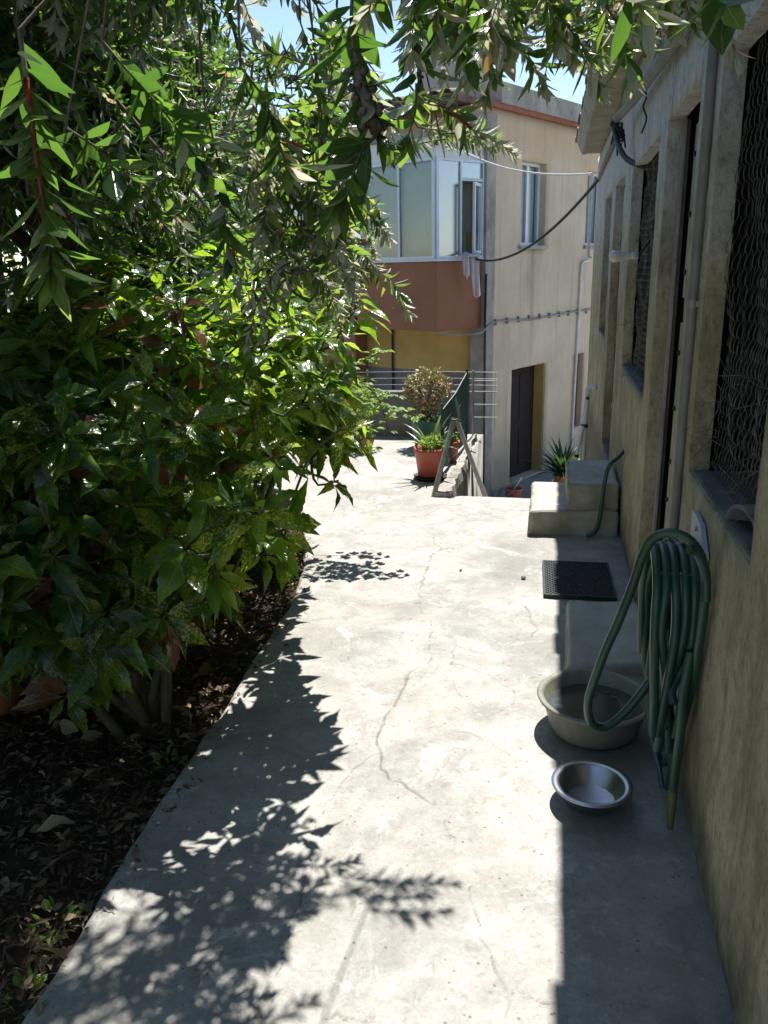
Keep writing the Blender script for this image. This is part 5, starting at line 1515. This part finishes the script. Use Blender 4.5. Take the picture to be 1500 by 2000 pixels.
for (x, y, s, lab) in ((-1.19, 1.50, 1.0, 'small green weed in the soil close to the kerb'), (-1.13, 1.28, .9, 'low green weed in the near corner of the garden bed'), (-1.22, 2.2, .8, 'little weed sprouting against the kerb beneath the shrub')):
    b = (x, y, -.06)
    t = empty('weed', b); tag(t, lab, 'weed', 'weeds in the garden bed')
    lv = Leaves()
    for k in range(26):
        h = rdir(.0, .9); lv.add(Vector(b)+Vector((h.x*.04*s, h.y*.05*s, .02+.03*h.z)), h, rdir(.3,1), rnd.uniform(.02,.036)*s, rnd.random()*.2)
    make_leaves(lv, SMALL, M['vine'], t, 26, 'leaf', 'foliage', b)
    MB().tube([(0,0,-.02),(.005,0,.05)], .003, 5).build('stem', M['stem'], t)

lit = Leaves()
DRY = [leaf_template(3, w_, 0, .6, .3, .5, .1, s) for w_, s in ((.35, 1), (.5, 2), (.06, 3), (.05, 4), (.08, 5), (.05, 6), (.07, 7), (.06, 8))]
for k in range(14000):
    y = rnd.uniform(.7, 5.0); e = float(edge(y)); x = e-.01-abs(rnd.gauss(0, .75))
    if x < -3.6: continue
    z = -.03+.02*rnd.random()
    h = rdir(-.25, .3); lit.add((x, y, z), h, rdir(.3, 1), rnd.uniform(.02, .055), rnd.random())
for k in range(70):
    y = rnd.uniform(1.1, 3.4); e = float(edge(y)); x = e-.03-abs(rnd.gauss(0, .45))
    if x > -2.6: lit.add((x, y, .0+.02*rnd.random()), rdir(-.2, .4), rdir(.2, 1), rnd.uniform(.06, .12), rnd.uniform(.3, 1), 1.1)
for k in range(300):
    y = rnd.uniform(1.0, 4.9); e = float(edge(y)); x = e+abs(rnd.gauss(0, .035))
    h = rdir(-.1, .1); lit.add((x, y, .006), h, rdir(.7, 1), rnd.uniform(.012, .035), rnd.random())
o = make_leaves(lit, DRY, M['litter'], None, 0, 'leaf', 'leaf_litter')
tag(o, 'dry leaves and straw covering the garden bed', 'leaf litter', None, 'stuff')
for i, (x, y, s, lab) in enumerate(((-.10, 3.98, .014, 'small dark pebble on the sunlit path left of the mat'), (-.43, 4.05, .009, 'tiny pebble on the pale path towards the terrace'))):
    bm = bmesh.new(); bmesh.ops.create_icosphere(bm, subdivisions=2, radius=s)
    for v_ in bm.verts: v_.co = Vector((v_.co.x, v_.co.y, v_.co.z*.6))+noise.noise_vector(v_.co*60)*s*.25
    me = bpy.data.meshes.new('pebble'); bm.to_mesh(me); bm.free(); me.materials.append(M['sill'])
    o = bpy.data.objects.new('pebble', me); col.objects.link(o); o.location = (x, y, s*.5); tag(o, lab, 'pebble')

# ------------------------------------------------------------------ trees and hedge behind the garden
CHEAP = [leaf_template(2, .45, 0, .2, .1, .5, 0, 1)]
def back_tree(base, blobs, n, L, label, hi=1.0):
    root = empty('garden_tree', base); tag(root, label, 'tree', 'trees behind the garden')
    B = Vector(base); lv = Leaves()
    tr_ = MB()
    for (c, rr) in blobs:
        tr_.tube(smooth_path([(0,0,0), (Vector(c)-B)*.5+Vector((0,0,.2)), Vector(c)-B], 5), [.09*(1-.8*i/10) for i in range(11)], 7)
        for k in range(int(n/len(blobs))):
            d_ = rdir(-.9, 1); f_ = rnd.uniform(.5, 1)*(1+.3*noise.noise(d_*2.6+Vector(c)))
            p = Vector(c)+Vector((d_.x*rr[0]*f_, d_.y*rr[1]*f_, d_.z*rr[2]*f_))
            if p.z < .0: continue
            lv.add(p, (d_+rdir()*.8+Vector((0,0,-.2))), rdir(.0, 1), L*rnd.uniform(.6, 1.2), rnd.random()*hi)
    tr_.build('trunk', M['bark'], root)
    o = make_leaves(lv, CHEAP, M['treeleaf'], root, -1, 'leaf', 'crown', base)
rnd = random.Random(9)
back_tree((-4.6, 6.2, -.05), [((-4.3,6.3,1.6),(1.5,1.1,1.7)), ((-5.8,5.4,1.6),(1.4,1.3,1.8)), ((-4.4,6.4,3.6),(1.6,1.2,1.5)), ((-3.2,6.6,1.0),(.9,.6,1.2))], 44000, .11, 'broad dark tree filling the gap behind the bottlebrush')
back_tree((-5.2, 3.2, -.05), [((-4.7,3.4,1.5),(1.0,1.5,1.6)), ((-4.6,1.6,1.5),(1.0,1.3,1.6)), ((-4.9,3.4,3.4),(1.3,1.6,1.2)), ((-4.3,-.6,1.7),(1.0,1.5,1.8))], 40000, .11, 'bushy evergreen at the far left of the garden bed', .6)  # last blob, out of view, added to shade the shrub from open sky
back_tree((-3.1, 8.4, -2.2), [((-3.2,8.6,1.0),(.8,.8,1.3)), ((-4.2,9.4,2.6),(1.3,1.0,1.4)), ((-3.3,8.6,-.6),(.9,.8,1.0))], 20000, .095, 'mid green bush growing past the end of the terrace wall')
